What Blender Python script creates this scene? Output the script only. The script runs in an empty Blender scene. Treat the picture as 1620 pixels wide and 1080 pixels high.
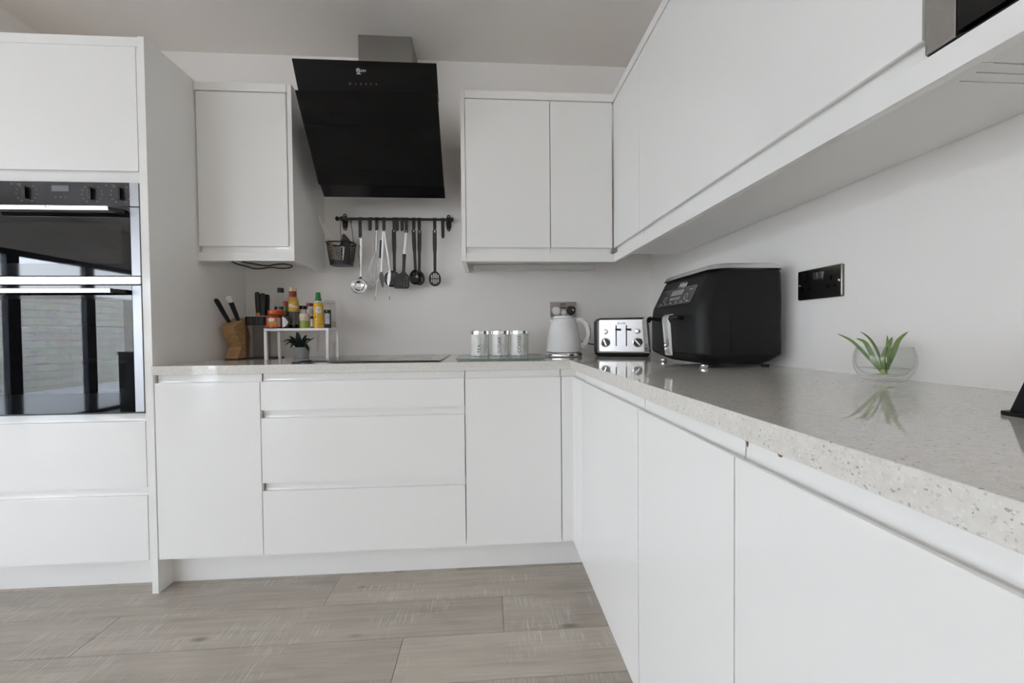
import bpy, bmesh, math, random
from mathutils import Vector, Matrix
random.seed(7)
PI = math.pi
S = bpy.context.scene
COL = S.collection

# ------------------------------------------------------------------ materials
def nt(name):
    m = bpy.data.materials.new(name); m.use_nodes = True
    t = m.node_tree; b = t.nodes['Principled BSDF']
    return m, t, b

def mat(name, col, rough=.4, metal=0.0, coat=0.0, noise=0.0, nscale=20, bump=0.0, bscale=200, spec=.5, stretch=None):
    m, t, b = nt(name)
    b.inputs['Base Color'].default_value = (*col, 1)
    b.inputs['Roughness'].default_value = rough
    b.inputs['Metallic'].default_value = metal
    b.inputs['Coat Weight'].default_value = coat
    b.inputs['Coat Roughness'].default_value = .04
    b.inputs['Specular IOR Level'].default_value = spec
    tc = t.nodes.new('ShaderNodeTexCoord')
    src = tc.outputs['Object']
    if stretch:
        mp = t.nodes.new('ShaderNodeMapping'); mp.inputs['Scale'].default_value = stretch
        t.links.new(src, mp.inputs[0]); src = mp.outputs[0]
    if noise:
        n = t.nodes.new('ShaderNodeTexNoise'); n.inputs['Scale'].default_value = nscale; n.inputs['Detail'].default_value = 4
        t.links.new(src, n.inputs['Vector'])
        r = t.nodes.new('ShaderNodeMapRange')
        r.inputs['To Min'].default_value = 1 - noise; r.inputs['To Max'].default_value = 1 + noise
        t.links.new(n.outputs['Fac'], r.inputs['Value'])
        mx = t.nodes.new('ShaderNodeVectorMath'); mx.operation = 'SCALE'
        mx.inputs[0].default_value = col; t.links.new(r.outputs[0], mx.inputs['Scale'])
        t.links.new(mx.outputs[0], b.inputs['Base Color'])
    if bump:
        n = t.nodes.new('ShaderNodeTexNoise'); n.inputs['Scale'].default_value = bscale; n.inputs['Detail'].default_value = 3
        t.links.new(src, n.inputs['Vector'])
        bp = t.nodes.new('ShaderNodeBump'); bp.inputs['Strength'].default_value = bump; bp.inputs['Distance'].default_value = .001
        t.links.new(n.outputs['Fac'], bp.inputs['Height']); t.links.new(bp.outputs[0], b.inputs['Normal'])
    return m

def glassy(name, tint=(.95, .97, .96), ior=1.45, rough=.0, k=1.0):
    """thin clear sheet: lets light through, mirrors by Fresnel"""
    m = bpy.data.materials.new(name); m.use_nodes = True
    t = m.node_tree; t.nodes.clear()
    o = t.nodes.new('ShaderNodeOutputMaterial'); mx = t.nodes.new('ShaderNodeMixShader')
    tr = t.nodes.new('ShaderNodeBsdfTransparent'); tr.inputs[0].default_value = (*tint, 1)
    gl = t.nodes.new('ShaderNodeBsdfGlossy'); gl.inputs['Roughness'].default_value = rough
    f0 = k * ((ior - 1) / (ior + 1)) ** 2
    ge = t.nodes.new('ShaderNodeNewGeometry'); dt = t.nodes.new('ShaderNodeVectorMath'); dt.operation = 'DOT_PRODUCT'
    t.links.new(ge.outputs['Incoming'], dt.inputs[0]); t.links.new(ge.outputs['Normal'], dt.inputs[1])
    def mth(op, a, b):
        n = t.nodes.new('ShaderNodeMath'); n.operation = op
        for i, q in enumerate((a, b)):
            if q is None: continue
            if isinstance(q, (int, float)): n.inputs[i].default_value = q
            else: t.links.new(q, n.inputs[i])
        return n.outputs[0]
    c = mth('ABSOLUTE', dt.outputs['Value'], None); p = mth('POWER', mth('SUBTRACT', 1.0, c), 5.0)
    fac = mth('ADD', mth('MULTIPLY', p, 1 - f0), f0)
    t.links.new(fac, mx.inputs[0])
    t.links.new(tr.outputs[0], mx.inputs[1]); t.links.new(gl.outputs[0], mx.inputs[2])
    t.links.new(mx.outputs[0], o.inputs[0])
    return m

def quartz():
    m, t, b = nt('quartz_worktop')
    tc = t.nodes.new('ShaderNodeTexCoord')
    dn = t.nodes.new('ShaderNodeTexNoise'); dn.inputs['Scale'].default_value = 220; dn.inputs['Detail'].default_value = 2
    t.links.new(tc.outputs['Object'], dn.inputs['Vector'])
    ds = t.nodes.new('ShaderNodeVectorMath'); ds.operation = 'SCALE'; ds.inputs['Scale'].default_value = .006; t.links.new(dn.outputs['Color'], ds.inputs[0])
    dis = t.nodes.new('ShaderNodeVectorMath'); dis.operation = 'ADD'; t.links.new(tc.outputs['Object'], dis.inputs[0]); t.links.new(ds.outputs[0], dis.inputs[1])
    def specks(scale, thr, rnd):
        v = t.nodes.new('ShaderNodeTexVoronoi'); v.inputs['Scale'].default_value = scale
        t.links.new(dis.outputs[0], v.inputs['Vector'])
        lt = t.nodes.new('ShaderNodeMath'); lt.operation = 'LESS_THAN'; th = t.nodes.new('ShaderNodeMath'); th.operation = 'MULTIPLY'; th.inputs[1].default_value = thr
        t.links.new(v.outputs['Distance'], lt.inputs[0]); t.links.new(th.outputs[0], lt.inputs[1])
        sp = t.nodes.new('ShaderNodeSeparateColor'); t.links.new(v.outputs['Color'], sp.inputs[0])
        t.links.new(sp.outputs[1], th.inputs[0])
        g = t.nodes.new('ShaderNodeMath'); g.operation = 'GREATER_THAN'; g.inputs[1].default_value = rnd
        t.links.new(sp.outputs[0], g.inputs[0])
        mu = t.nodes.new('ShaderNodeMath'); mu.operation = 'MULTIPLY'
        t.links.new(lt.outputs[0], mu.inputs[0]); t.links.new(g.outputs[0], mu.inputs[1])
        return mu.outputs[0]
    n = t.nodes.new('ShaderNodeTexNoise'); n.inputs['Scale'].default_value = 90; n.inputs['Detail'].default_value = 6
    t.links.new(tc.outputs['Object'], n.inputs['Vector'])
    cr = t.nodes.new('ShaderNodeValToRGB')
    cr.color_ramp.elements[0].position = .3; cr.color_ramp.elements[0].color = (.66, .635, .59, 1)
    cr.color_ramp.elements[1].position = .7; cr.color_ramp.elements[1].color = (.74, .72, .68, 1)
    t.links.new(n.outputs['Fac'], cr.inputs[0])
    cur = cr.outputs[0]
    for sc, th, rn, c in ((300, .5, .7, (.76, .745, .715, 1)), (360, .55, .62, (.58, .56, .53, 1)), (240, .44, .86, (.42, .40, .385, 1))):
        mx = t.nodes.new('ShaderNodeMix'); mx.data_type = 'RGBA'
        t.links.new(specks(sc, th, rn), mx.inputs[0]); t.links.new(cur, mx.inputs[6]); mx.inputs[7].default_value = c
        cur = mx.outputs[2]
    t.links.new(cur, b.inputs['Base Color'])
    b.inputs['Roughness'].default_value = .035
    return m

def oak_floor():
    m, t, b = nt('grey_oak_laminate')
    L = t.links.new
    tc = t.nodes.new('ShaderNodeTexCoord'); ge = t.nodes.new('ShaderNodeNewGeometry')
    off = t.nodes.new('ShaderNodeVectorMath'); off.operation = 'SCALE'; off.inputs[0].default_value = (37, 19, 11)
    L(ge.outputs['Random Per Island'], off.inputs['Scale'])
    ad = t.nodes.new('ShaderNodeVectorMath'); ad.operation = 'ADD'; L(tc.outputs['Object'], ad.inputs[0]); L(off.outputs[0], ad.inputs[1])
    def noise(scale, st, detail=5, rough=.6, dist=0):
        mp = t.nodes.new('ShaderNodeMapping'); mp.inputs['Scale'].default_value = st; L(ad.outputs[0], mp.inputs[0])
        n = t.nodes.new('ShaderNodeTexNoise'); n.inputs['Scale'].default_value = scale; n.inputs['Detail'].default_value = detail
        n.inputs['Roughness'].default_value = rough; n.inputs['Distortion'].default_value = dist
        L(mp.outputs[0], n.inputs['Vector']); return n.outputs['Fac']
    grain = noise(9, (.35, 6, 1), 7, .65, .6)
    broad = noise(2.2, (1, 3.5, 1), 4, .55, .8)
    saw = noise(60, (3.6, .22, 1), 2, .5)
    patch = noise(3.0, (1.4, 2.4, 1), 2)
    cr = t.nodes.new('ShaderNodeValToRGB'); e = cr.color_ramp.elements
    e[0].position = .25; e[0].color = (.300, .262, .220, 1); e[1].position = .75; e[1].color = (.565, .508, .440, 1)
    mid = cr.color_ramp.elements.new(.5); mid.color = (.435, .388, .332, 1)
    mixg = t.nodes.new('ShaderNodeMath'); mixg.operation = 'MULTIPLY_ADD'; mixg.inputs[1].default_value = .55
    L(grain, mixg.inputs[0])
    sc2 = t.nodes.new('ShaderNodeMath'); sc2.operation = 'MULTIPLY'; sc2.inputs[1].default_value = .45; L(broad, sc2.inputs[0]); L(sc2.outputs[0], mixg.inputs[2])
    L(mixg.outputs[0], cr.inputs[0])
    # saw marks across the grain, in patches
    gt = t.nodes.new('ShaderNodeMapRange'); gt.inputs['From Min'].default_value = .52; gt.inputs['From Max'].default_value = .66; L(saw, gt.inputs['Value'])
    pt = t.nodes.new('ShaderNodeMapRange'); pt.inputs['From Min'].default_value = .47; pt.inputs['From Max'].default_value = .6; L(patch, pt.inputs['Value'])
    mm = t.nodes.new('ShaderNodeMath'); mm.operation = 'MULTIPLY'; L(gt.outputs[0], mm.inputs[0]); L(pt.outputs[0], mm.inputs[1])
    mm2 = t.nodes.new('ShaderNodeMath'); mm2.operation = 'MULTIPLY'; mm2.inputs[1].default_value = .45; L(mm.outputs[0], mm2.inputs[0])
    m1 = t.nodes.new('ShaderNodeMix'); m1.data_type = 'RGBA'; L(mm2.outputs[0], m1.inputs[0]); L(cr.outputs[0], m1.inputs[6]); m1.inputs[7].default_value = (.72, .69, .64, 1)
    # knots
    mp = t.nodes.new('ShaderNodeMapping'); mp.inputs['Scale'].default_value = (2.0, 5.5, 1); L(ad.outputs[0], mp.inputs[0])
    v = t.nodes.new('ShaderNodeTexVoronoi'); v.inputs['Scale'].default_value = 1.6; L(mp.outputs[0], v.inputs['Vector'])
    kr = t.nodes.new('ShaderNodeMapRange'); kr.inputs['From Min'].default_value = .03; kr.inputs['From Max'].default_value = .13
    kr.inputs['To Min'].default_value = .8; kr.inputs['To Max'].default_value = 0; L(v.outputs['Distance'], kr.inputs['Value'])
    m2 = t.nodes.new('ShaderNodeMix'); m2.data_type = 'RGBA'; L(kr.outputs[0], m2.inputs[0]); L(m1.outputs[2], m2.inputs[6]); m2.inputs[7].default_value = (.17, .145, .125, 1)
    # per plank tone
    tn = t.nodes.new('ShaderNodeMapRange'); tn.inputs['To Min'].default_value = .88; tn.inputs['To Max'].default_value = 1.12; L(ge.outputs['Random Per Island'], tn.inputs['Value'])
    vs = t.nodes.new('ShaderNodeVectorMath'); vs.operation = 'SCALE'; L(m2.outputs[2], vs.inputs[0]); L(tn.outputs[0], vs.inputs['Scale'])
    L(vs.outputs[0], b.inputs['Base Color'])
    b.inputs['Roughness'].default_value = .42
    bp = t.nodes.new('ShaderNodeBump'); bp.inputs['Strength'].default_value = .25; bp.inputs['Distance'].default_value = .001
    L(grain, bp.inputs['Height']); L(bp.outputs[0], b.inputs['Normal'])
    return m

def wood(name, c0, c1, scale=(2, 2, 14)):
    m, t, b = nt(name)
    tc = t.nodes.new('ShaderNodeTexCoord'); mp = t.nodes.new('ShaderNodeMapping'); mp.inputs['Scale'].default_value = scale
    t.links.new(tc.outputs['Object'], mp.inputs[0])
    n = t.nodes.new('ShaderNodeTexNoise'); n.inputs['Scale'].default_value = 8; n.inputs['Detail'].default_value = 6; n.inputs['Distortion'].default_value = 1.2
    t.links.new(mp.outputs[0], n.inputs['Vector'])
    cr = t.nodes.new('ShaderNodeValToRGB')
    cr.color_ramp.elements[0].position = .35; cr.color_ramp.elements[0].color = (*c0, 1)
    cr.color_ramp.elements[1].position = .65; cr.color_ramp.elements[1].color = (*c1, 1)
    t.links.new(n.outputs['Fac'], cr.inputs[0]); t.links.new(cr.outputs[0], b.inputs['Base Color'])
    b.inputs['Roughness'].default_value = .45
    return m

def marble():
    m, t, b = nt('marble_print')
    tc = t.nodes.new('ShaderNodeTexCoord')
    n = t.nodes.new('ShaderNodeTexNoise'); n.inputs['Scale'].default_value = 9; n.inputs['Detail'].default_value = 5; n.inputs['Distortion'].default_value = 1.2
    mp = t.nodes.new('ShaderNodeMapping'); mp.inputs['Rotation'].default_value = (0, .8, 0); mp.inputs['Scale'].default_value = (2.4, 1, .6)
    t.links.new(tc.outputs['Object'], mp.inputs[0]); t.links.new(mp.outputs[0], n.inputs['Vector'])
    cr = t.nodes.new('ShaderNodeValToRGB'); e = cr.color_ramp.elements
    e[0].position = .42; e[0].color = (.83, .82, .80, 1); e[1].position = .60; e[1].color = (.80, .79, .77, 1)
    k = e.new(.515); k.color = (.62, .60, .57, 1); k = e.new(.475); k.color = (.80, .79, .77, 1)
    t.links.new(n.outputs['Fac'], cr.inputs[0]); t.links.new(cr.outputs[0], b.inputs['Base Color'])
    b.inputs['Roughness'].default_value = .2
    return m

def stone_wall():
    m, t, b = nt('pale_stone_blocks')
    tc = t.nodes.new('ShaderNodeTexCoord'); sp = t.nodes.new('ShaderNodeSeparateXYZ'); cb = t.nodes.new('ShaderNodeCombineXYZ')
    t.links.new(tc.outputs['Object'], sp.inputs[0]); t.links.new(sp.outputs[1], cb.inputs[0]); t.links.new(sp.outputs[2], cb.inputs[1])
    br = t.nodes.new('ShaderNodeTexBrick'); br.inputs['Scale'].default_value = 1
    br.inputs['Brick Width'].default_value = .44; br.inputs['Row Height'].default_value = .15; br.inputs['Mortar Size'].default_value = .008
    br.inputs['Color1'].default_value = (.62, .58, .50, 1); br.inputs['Color2'].default_value = (.72, .68, .60, 1); br.inputs['Mortar'].default_value = (.40, .37, .33, 1)
    t.links.new(cb.outputs[0], br.inputs['Vector'])
    n = t.nodes.new('ShaderNodeTexNoise'); n.inputs['Scale'].default_value = 6; n.inputs['Detail'].default_value = 5
    t.links.new(tc.outputs['Object'], n.inputs['Vector'])
    mx = t.nodes.new('ShaderNodeMix'); mx.data_type = 'RGBA'; mx.blend_type = 'MULTIPLY'; mx.inputs[0].default_value = .35
    t.links.new(br.outputs[0], mx.inputs[6]); t.links.new(n.outputs['Color'], mx.inputs[7]); t.links.new(mx.outputs[2], b.inputs['Base Color'])
    b.inputs['Roughness'].default_value = .9
    return m

M = {}
M['gloss'] = mat('white_gloss_lacquer', (.86, .853, .838), .08, noise=.01, nscale=3)
M['carc'] = mat('white_melamine', (.82, .815, .80), .35, noise=.015, nscale=8)
M['wall'] = mat('white_wall_paint', (.87, .845, .825), .85, noise=.012, nscale=3, bump=.06, bscale=260)
M['ceil'] = mat('ceiling_paint', (.87, .835, .80), .9, noise=.012, nscale=2, bump=.05, bscale=180)
M['quartz'] = quartz()
M['floor'] = oak_floor()
M['black_glass'] = mat('black_glass', (.004, .004, .0045), .03, spec=.5, noise=.02)
M['hood_glass'] = mat('hood_black_glass', (.003, .003, .003), .04, spec=.22, noise=.02)
M['hood_body'] = mat('black_enamel', (.006, .006, .006), .25, noise=.05)
M['hob'] = mat('hob_glass', (.006, .006, .007), .05, noise=.02)
M['steel'] = mat('brushed_steel', (.55, .54, .53), .30, 1, noise=.05, nscale=40, stretch=(1, 1, 40))
M['hoodsteel'] = mat('brushed_steel_duct', (.40, .39, .37), .34, 1, noise=.05, nscale=40, stretch=(40, 40, 1))
M['ovensteel'] = mat('satin_steel', (.36, .365, .385), .38, 1, noise=.03, nscale=60, stretch=(1, 1, 30))
M['handle'] = mat('bright_satin_steel', (.70, .70, .70), .24, 1, noise=.02, nscale=60, stretch=(1, 30, 30))
M['chrome'] = mat('chrome', (.85, .85, .86), .07, 1, noise=.01)
M['bchrome'] = mat('polished_steel', (.78, .78, .79), .17, 1, noise=.03, nscale=50, stretch=(30, 1, 1))
M['toasterfront'] = mat('toaster_steel', (.60, .60, .60), .24, 1, noise=.05, nscale=50, stretch=(30, 1, 1))
M['nickel'] = mat('black_nickel', (.20, .185, .17), .25, 1, noise=.04)
M['satin'] = mat('satin_nickel', (.42, .39, .36), .35, 1, noise=.04)
M['blk'] = mat('black_plastic', (.012, .012, .012), .38, noise=.05)
M['blkm'] = mat('black_matte_plastic', (.007, .007, .0074), .5, spec=.32, noise=.05, bump=.05, bscale=900)
M['blkg'] = mat('black_gloss_plastic', (.010, .010, .011), .15, noise=.05)
M['dgrey'] = mat('dark_grey_metal', (.10, .10, .10), .35, .6, noise=.04)
M['panelglass'] = mat('control_panel_glass', (.022, .022, .026), .06, noise=.02)
M['display'] = mat('grey_display', (.17, .18, .19), .12, noise=.02)
M['print'] = mat('pale_print', (.55, .55, .55), .5, noise=.01)
M['dimprint'] = mat('dim_print', (.20, .20, .20), .5, noise=.01)
M['ink'] = mat('dark_print', (.10, .10, .10), .6, noise=.01)
M['enamel'] = mat('oven_enamel', (.10, .105, .11), .4, noise=.1)
M['ovenglass'] = glassy('tinted_oven_glass', (.36, .38, .40), 1.75)
M['clear'] = glassy('clear_glass', (.985, .99, .987), 1.40)
M['water'] = glassy('water_surface', (.93, .95, .95), 1.33)
M['acrylic'] = glassy('clear_acrylic', (.80, .79, .78), 1.45)
M['pane'] = glassy('window_pane', (.97, .98, .98), 1.45)
M['board'] = glassy('pale_green_glass', (.80, .90, .87), 1.5)
M['boardedge'] = mat('green_glass_edge', (.16, .25, .22), .12, noise=.03)
M['ceramic'] = mat('white_ceramic', (.80, .80, .80), .12, noise=.01)
M['wplastic'] = mat('white_plastic', (.78, .77, .75), .35, noise=.01)
M['wmetal'] = mat('white_coated_metal', (.80, .79, .77), .35, noise=.01)
M['oakblock'] = wood('oak_block', (.36, .20, .085), (.52, .32, .15))
M['beech'] = wood('pale_wood', (.52, .36, .20), (.62, .46, .28))
M['silicone'] = mat('pale_silicone', (.62, .58, .52), .45, noise=.03)
M['copper'] = mat('copper_band', (.60, .22, .10), .3, .9, noise=.05)
M['marble'] = marble()
M['pot'] = mat('grey_pot', (.27, .275, .28), .7, noise=.08)
M['soil'] = mat('potting_soil', (.03, .022, .016), .95, noise=.4, nscale=120)
M['leafd'] = mat('dark_leaf', (.018, .035, .020), .4, noise=.3, nscale=30)
M['leaf'] = mat('green_leaf', (.13, .21, .05), .4, noise=.25, nscale=40)
M['root'] = mat('pale_root', (.45, .48, .28), .6, noise=.2)
M['leafbase'] = mat('pale_leaf_base', (.40, .47, .20), .5, noise=.15)
M['orange'] = mat('orange_lid', (.72, .10, .025), .4, noise=.04)
M['red'] = mat('red_plastic', (.40, .02, .02), .4, noise=.04)
M['dred'] = mat('dark_red_foil', (.22, .02, .02), .35, noise=.05)
M['green'] = mat('green_plastic', (.02, .20, .055), .4, noise=.05)
M['yellow'] = mat('yellow_bottle', (.72, .42, .02), .35, noise=.05)
M['sauce'] = mat('amber_sauce', (.34, .21, .06), .18, noise=.12)
M['olabel'] = mat('orange_yellow_label', (.56, .33, .05), .5, noise=.25, nscale=60)
M['greyg'] = mat('grey_bottle_glass', (.17, .16, .15), .12, noise=.1)
M['cream'] = mat('cream_cap', (.62, .54, .30), .5, noise=.04)
M['white'] = mat('white_label', (.72, .71, .69), .55, noise=.03)
M['pinkl'] = mat('pale_pink_label', (.66, .52, .44), .55, noise=.15, nscale=80)
M['lime'] = mat('lime_green_label', (.28, .36, .06), .5, noise=.12)
M['chutney'] = mat('red_brown_jar', (.20, .05, .015), .15, noise=.3, nscale=60)
M['jarlabel'] = mat('green_white_label', (.42, .50, .22), .5, noise=.35, nscale=45)
M['soy'] = mat('soy_sauce', (.015, .008, .006), .08, noise=.05)
M['darkjar'] = mat('dark_brown_jar', (.045, .028, .022), .12, noise=.1)
M['pepper'] = mat('peppercorns', (.05, .045, .042), .6, noise=.6, nscale=250)
M['lblue'] = mat('blue_grey_label', (.50, .52, .58), .55, noise=.05)
M['frame'] = mat('anthracite_frame', (.030, .036, .050), .4, noise=.04)
M['stone'] = stone_wall()
M['deck'] = mat('grey_deck_boards', (.60, .585, .565), .7, noise=.2, nscale=6, stretch=(1, 12, 1))
M['shed'] = mat('dark_green_shed_door', (.05, .075, .07), .6, noise=.3, nscale=8)
M['chip'] = mat('bare_chipboard', (.20, .085, .045), .8, noise=.4, nscale=90)
M['gapd'] = mat('dark_gap', (.03, .03, .03), .8, noise=.02)

# ------------------------------------------------------------------ mesh helpers
def B(): return bmesh.new()

def box(bm, x0, x1, y0, y1, z0, z1):
    vs = [bm.verts.new((x, y, z)) for z in (z0, z1) for y in (y0, y1) for x in (x0, x1)]
    for f in ((0, 2, 3, 1), (4, 5, 7, 6), (0, 1, 5, 4), (2, 6, 7, 3), (0, 4, 6, 2), (1, 3, 7, 5)):
        bm.faces.new([vs[i] for i in f])
    return vs

def rings(bm, rs, cap=True, closed=False):
    V = [[bm.verts.new(p) for p in r] for r in rs]
    n = len(V[0])
    seq = list(zip(V, V[1:])) + ([(V[-1], V[0])] if closed else [])
    for a, b in seq:
        for i in range(n):
            j = (i + 1) % n
            bm.faces.new((a[i], a[j], b[j], b[i]))
    if cap and not closed:
        bm.faces.new(V[0][::-1]); bm.faces.new(V[-1])
    return V

def prism(bm, pts, axis, a, b):
    f = {'x': lambda p, t: (t, p[0], p[1]), 'y': lambda p, t: (p[0], t, p[1]), 'z': lambda p, t: (p[0], p[1], t)}[axis]
    return rings(bm, [[f(p, a) for p in pts], [f(p, b) for p in pts]])

def lathe(bm, prof, cx=0, cy=0, n=32, cap=True):
    return rings(bm, [[(cx + max(r, 1e-4) * math.cos(2 * PI * i / n), cy + max(r, 1e-4) * math.sin(2 * PI * i / n), z) for i in range(n)] for r, z in prof], cap)

def tube(bm, pts, r, n=8, closed=False, flat=1.0):
    pts = [Vector(p) for p in pts]; N = len(pts)
    rr = r if isinstance(r, (list, tuple)) else [r] * N
    up = None; out = []
    for i, p in enumerate(pts):
        a = pts[(i - 1) % N] if (closed or i > 0) else p
        c = pts[(i + 1) % N] if (closed or i < N - 1) else p
        t = (c - a).normalized()
        if up is None:
            up = Vector((0, 0, 1)) if abs(t.z) < .9 else Vector((0, 1, 0))
        s = t.cross(up).normalized(); up = s.cross(t).normalized()
        out.append([p + rr[i] * (math.cos(2 * PI * k / n) * s + flat * math.sin(2 * PI * k / n) * up) for k in range(n)])
    rings(bm, out, True, closed)

def rrect(x0, x1, y0, y1, r, n=5):
    P = []
    for cx, cy, a0 in ((x1 - r, y1 - r, 0), (x0 + r, y1 - r, 90), (x0 + r, y0 + r, 180), (x1 - r, y0 + r, 270)):
        for i in range(n + 1):
            a = math.radians(a0 + 90 * i / n); P.append((cx + r * math.cos(a), cy + r * math.sin(a)))
    return P

def ell(cx, cy, rx, ry, n=28, a0=0):
    return [(cx + rx * math.cos(a0 + 2 * PI * i / n), cy + ry * math.sin(a0 + 2 * PI * i / n)) for i in range(n)]

def plate(bm, outer, holes, fn, t, cuts=0):
    """flat plate of a 2D outline with holes; fn(u, v, w) maps to space, w from 0 to t"""
    tmp = B(); es = []
    for loop in [outer] + list(holes):
        vs = [tmp.verts.new((u, v, 0)) for u, v in loop]
        es += [tmp.edges.new((vs[i], vs[(i + 1) % len(vs)])) for i in range(len(vs))]
    bmesh.ops.triangle_fill(tmp, use_beauty=True, edges=es)
    bmesh.ops.recalc_face_normals(tmp, faces=tmp.faces[:])
    if cuts: bmesh.ops.subdivide_edges(tmp, edges=tmp.edges[:], cuts=cuts, use_grid_fill=True)
    r = bmesh.ops.extrude_face_region(tmp, geom=tmp.faces[:])
    for v in r['geom']:
        if isinstance(v, bmesh.types.BMVert): v.co.z = t
    mp = {}
    for v in tmp.verts: mp[v] = bm.verts.new(fn(v.co.x, v.co.y, v.co.z))
    for f in tmp.faces:
        try: bm.faces.new([mp[v] for v in f.verts])
        except ValueError: pass
    tmp.free()

def merge(bm, other, mtx=None):
    mp = {v: bm.verts.new(mtx @ v.co if mtx else v.co) for v in other.verts}
    for f in other.faces: bm.faces.new([mp[v] for v in f.verts])
    other.free()

def text(bm, s, size, fn, depth=.0003, shear=0, spacing=1.0, align='CENTER', bold=0.0):
    cu = bpy.data.curves.new('lettering', 'FONT'); cu.body = s; cu.size = size; cu.align_x = align; cu.align_y = 'CENTER'
    cu.extrude = depth; cu.shear = shear; cu.space_character = spacing; cu.offset = bold; cu.resolution_u = 3
    o = bpy.data.objects.new('lettering', cu); COL.objects.link(o)
    dg = bpy.context.evaluated_depsgraph_get()
    me = bpy.data.meshes.new_from_object(o.evaluated_get(dg))
    vs = [bm.verts.new(fn(*v.co)) for v in me.vertices]
    for p in me.polygons:
        try: bm.faces.new([vs[i] for i in p.vertices])
        except ValueError: pass
    bpy.data.objects.remove(o); bpy.data.curves.remove(cu); bpy.data.meshes.remove(me)

def root_of(o):
    while o.parent: o = o.parent
    return o
W = {}
def obj(name, bm, m, parent=None, bevel=0.0, ang=32, seg=2, local=False, label=None, wn=False):
    bmesh.ops.recalc_face_normals(bm, faces=bm.faces[:])
    if bevel:
        es = [e for e in bm.edges if len(e.link_faces) == 2 and e.calc_face_angle(0) > math.radians(30)]
        bmesh.ops.bevel(bm, geom=es, offset=bevel, offset_type='OFFSET', segments=seg, profile=.5, affect='EDGES', clamp_overlap=True)
    loc = None
    if parent:
        if not local:
            bm.transform(W[root_of(parent).name].inverted())
    else:
        xs = [v.co.x for v in bm.verts]; ys = [v.co.y for v in bm.verts]; zs = [v.co.z for v in bm.verts]
        loc = Vector(((min(xs) + max(xs)) / 2, (min(ys) + max(ys)) / 2, min(zs)))
        bm.transform(Matrix.Translation(-loc))
    me = bpy.data.meshes.new(name); bm.to_mesh(me); bm.free()
    me.shade_smooth(); me.set_sharp_from_angle(angle=math.radians(ang))
    me.materials.append(M[m] if isinstance(m, str) else m)
    o = bpy.data.objects.new(name, me); COL.objects.link(o)
    if wn or bevel:
        w_ = o.modifiers.new('weighted_normal', 'WEIGHTED_NORMAL'); w_.keep_sharp = True; w_.weight = 100
    if parent: o.parent = parent
    else:
        o.location = loc; W[o.name] = Matrix.Translation(loc)
    if label: o['label'] = label
    return o

def thing(name, label, cat, loc, rotz=0, group=None):
    o = bpy.data.objects.new(name, None); o.empty_display_size = .05; COL.objects.link(o)
    o.location = loc; o.rotation_euler = (0, 0, rotz)
    W[o.name] = Matrix.Translation(Vector(loc)) @ Matrix.Rotation(rotz, 4, 'Z')
    o['label'] = label; o['category'] = cat
    if group: o['group'] = group
    return o

def tag(o, label, cat, group=None):
    o['label'] = label; o['category'] = cat
    if group: o['group'] = group
    return o

def struct(o):
    o['kind'] = 'structure'; return o

def bx(x0, x1, y0, y1, z0, z1):
    b = B(); box(b, x0, x1, y0, y1, z0, z1); return b

# ------------------------------------------------------------------ camera
cam = bpy.data.cameras.new('camera'); co = bpy.data.objects.new('camera', cam); COL.objects.link(co); S.camera = co
cam.sensor_width = 36; cam.lens = 626.71 / 1620 * 36; cam.clip_start = .02
R3 = Vector((0.99779968, -0.06564026, -0.00933558)); U3 = Vector((0.01059956, 0.01893423, 0.99976454)); F3 = Vector((0.06544804, 0.9976637, -0.01958832))
mw = Matrix((R3, U3, -F3)).transposed().to_4x4(); mw.translation = (-.9503, -2.2238, 1.0026); co.matrix_world = mw

# ------------------------------------------------------------------ room shell
ZC = 2.503; XL = -6.1; YR = -8.2
def floor_mesh():
    b = B(); wd = .182; ln = 1.37
    box(b, XL - .1, .1, YR - .1, .1, -.06, -.004)
    r0 = int(math.floor((YR + .728) / wd)) - 1
    known = {0: -1.5635, -1: -.90, -2: -1.234}
    for r in range(r0, 6):
        y0 = -.728 + r * wd; y1 = y0 + wd
        y0c = max(y0, YR); y1c = min(y1, .05)
        if y1c - y0c < .01: continue
        x = known.get(r, -random.random() * ln)
        while x < 0: x += ln
        while x > XL:
            a = max(x - ln, XL - .05); c = min(x, .05)
            if c - a > .02:
                g = .0007; e = .0014
                lo = [(a + g, y0c + g), (c - g, y0c + g), (c - g, y1c - g), (a + g, y1c - g)]
                hi = [(a + g + e, y0c + g + e), (c - g - e, y0c + g + e), (c - g - e, y1c - g - e), (a + g + e, y1c - g - e)]
                rings(b, [[(*p, -.004) for p in lo], [(*p, -.0008) for p in lo], [(*p, 0) for p in hi]])
            x -= ln
    return b
struct(obj('floor', floor_mesh(), 'floor', ang=20))
struct(obj('ceiling', bx(XL - .1, .1, YR - .1, .1, ZC, ZC + .1), 'ceil'))
struct(obj('wall_back', bx(XL - .1, 0, 0, .1, 0, ZC), 'wall'))
struct(obj('wall_right', bx(0, .1, YR, .1, 0, ZC), 'wall'))
struct(obj('wall_alcove', bx(-3.25, -3.131, -.66, 0, 0, ZC), 'wall'))
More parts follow.
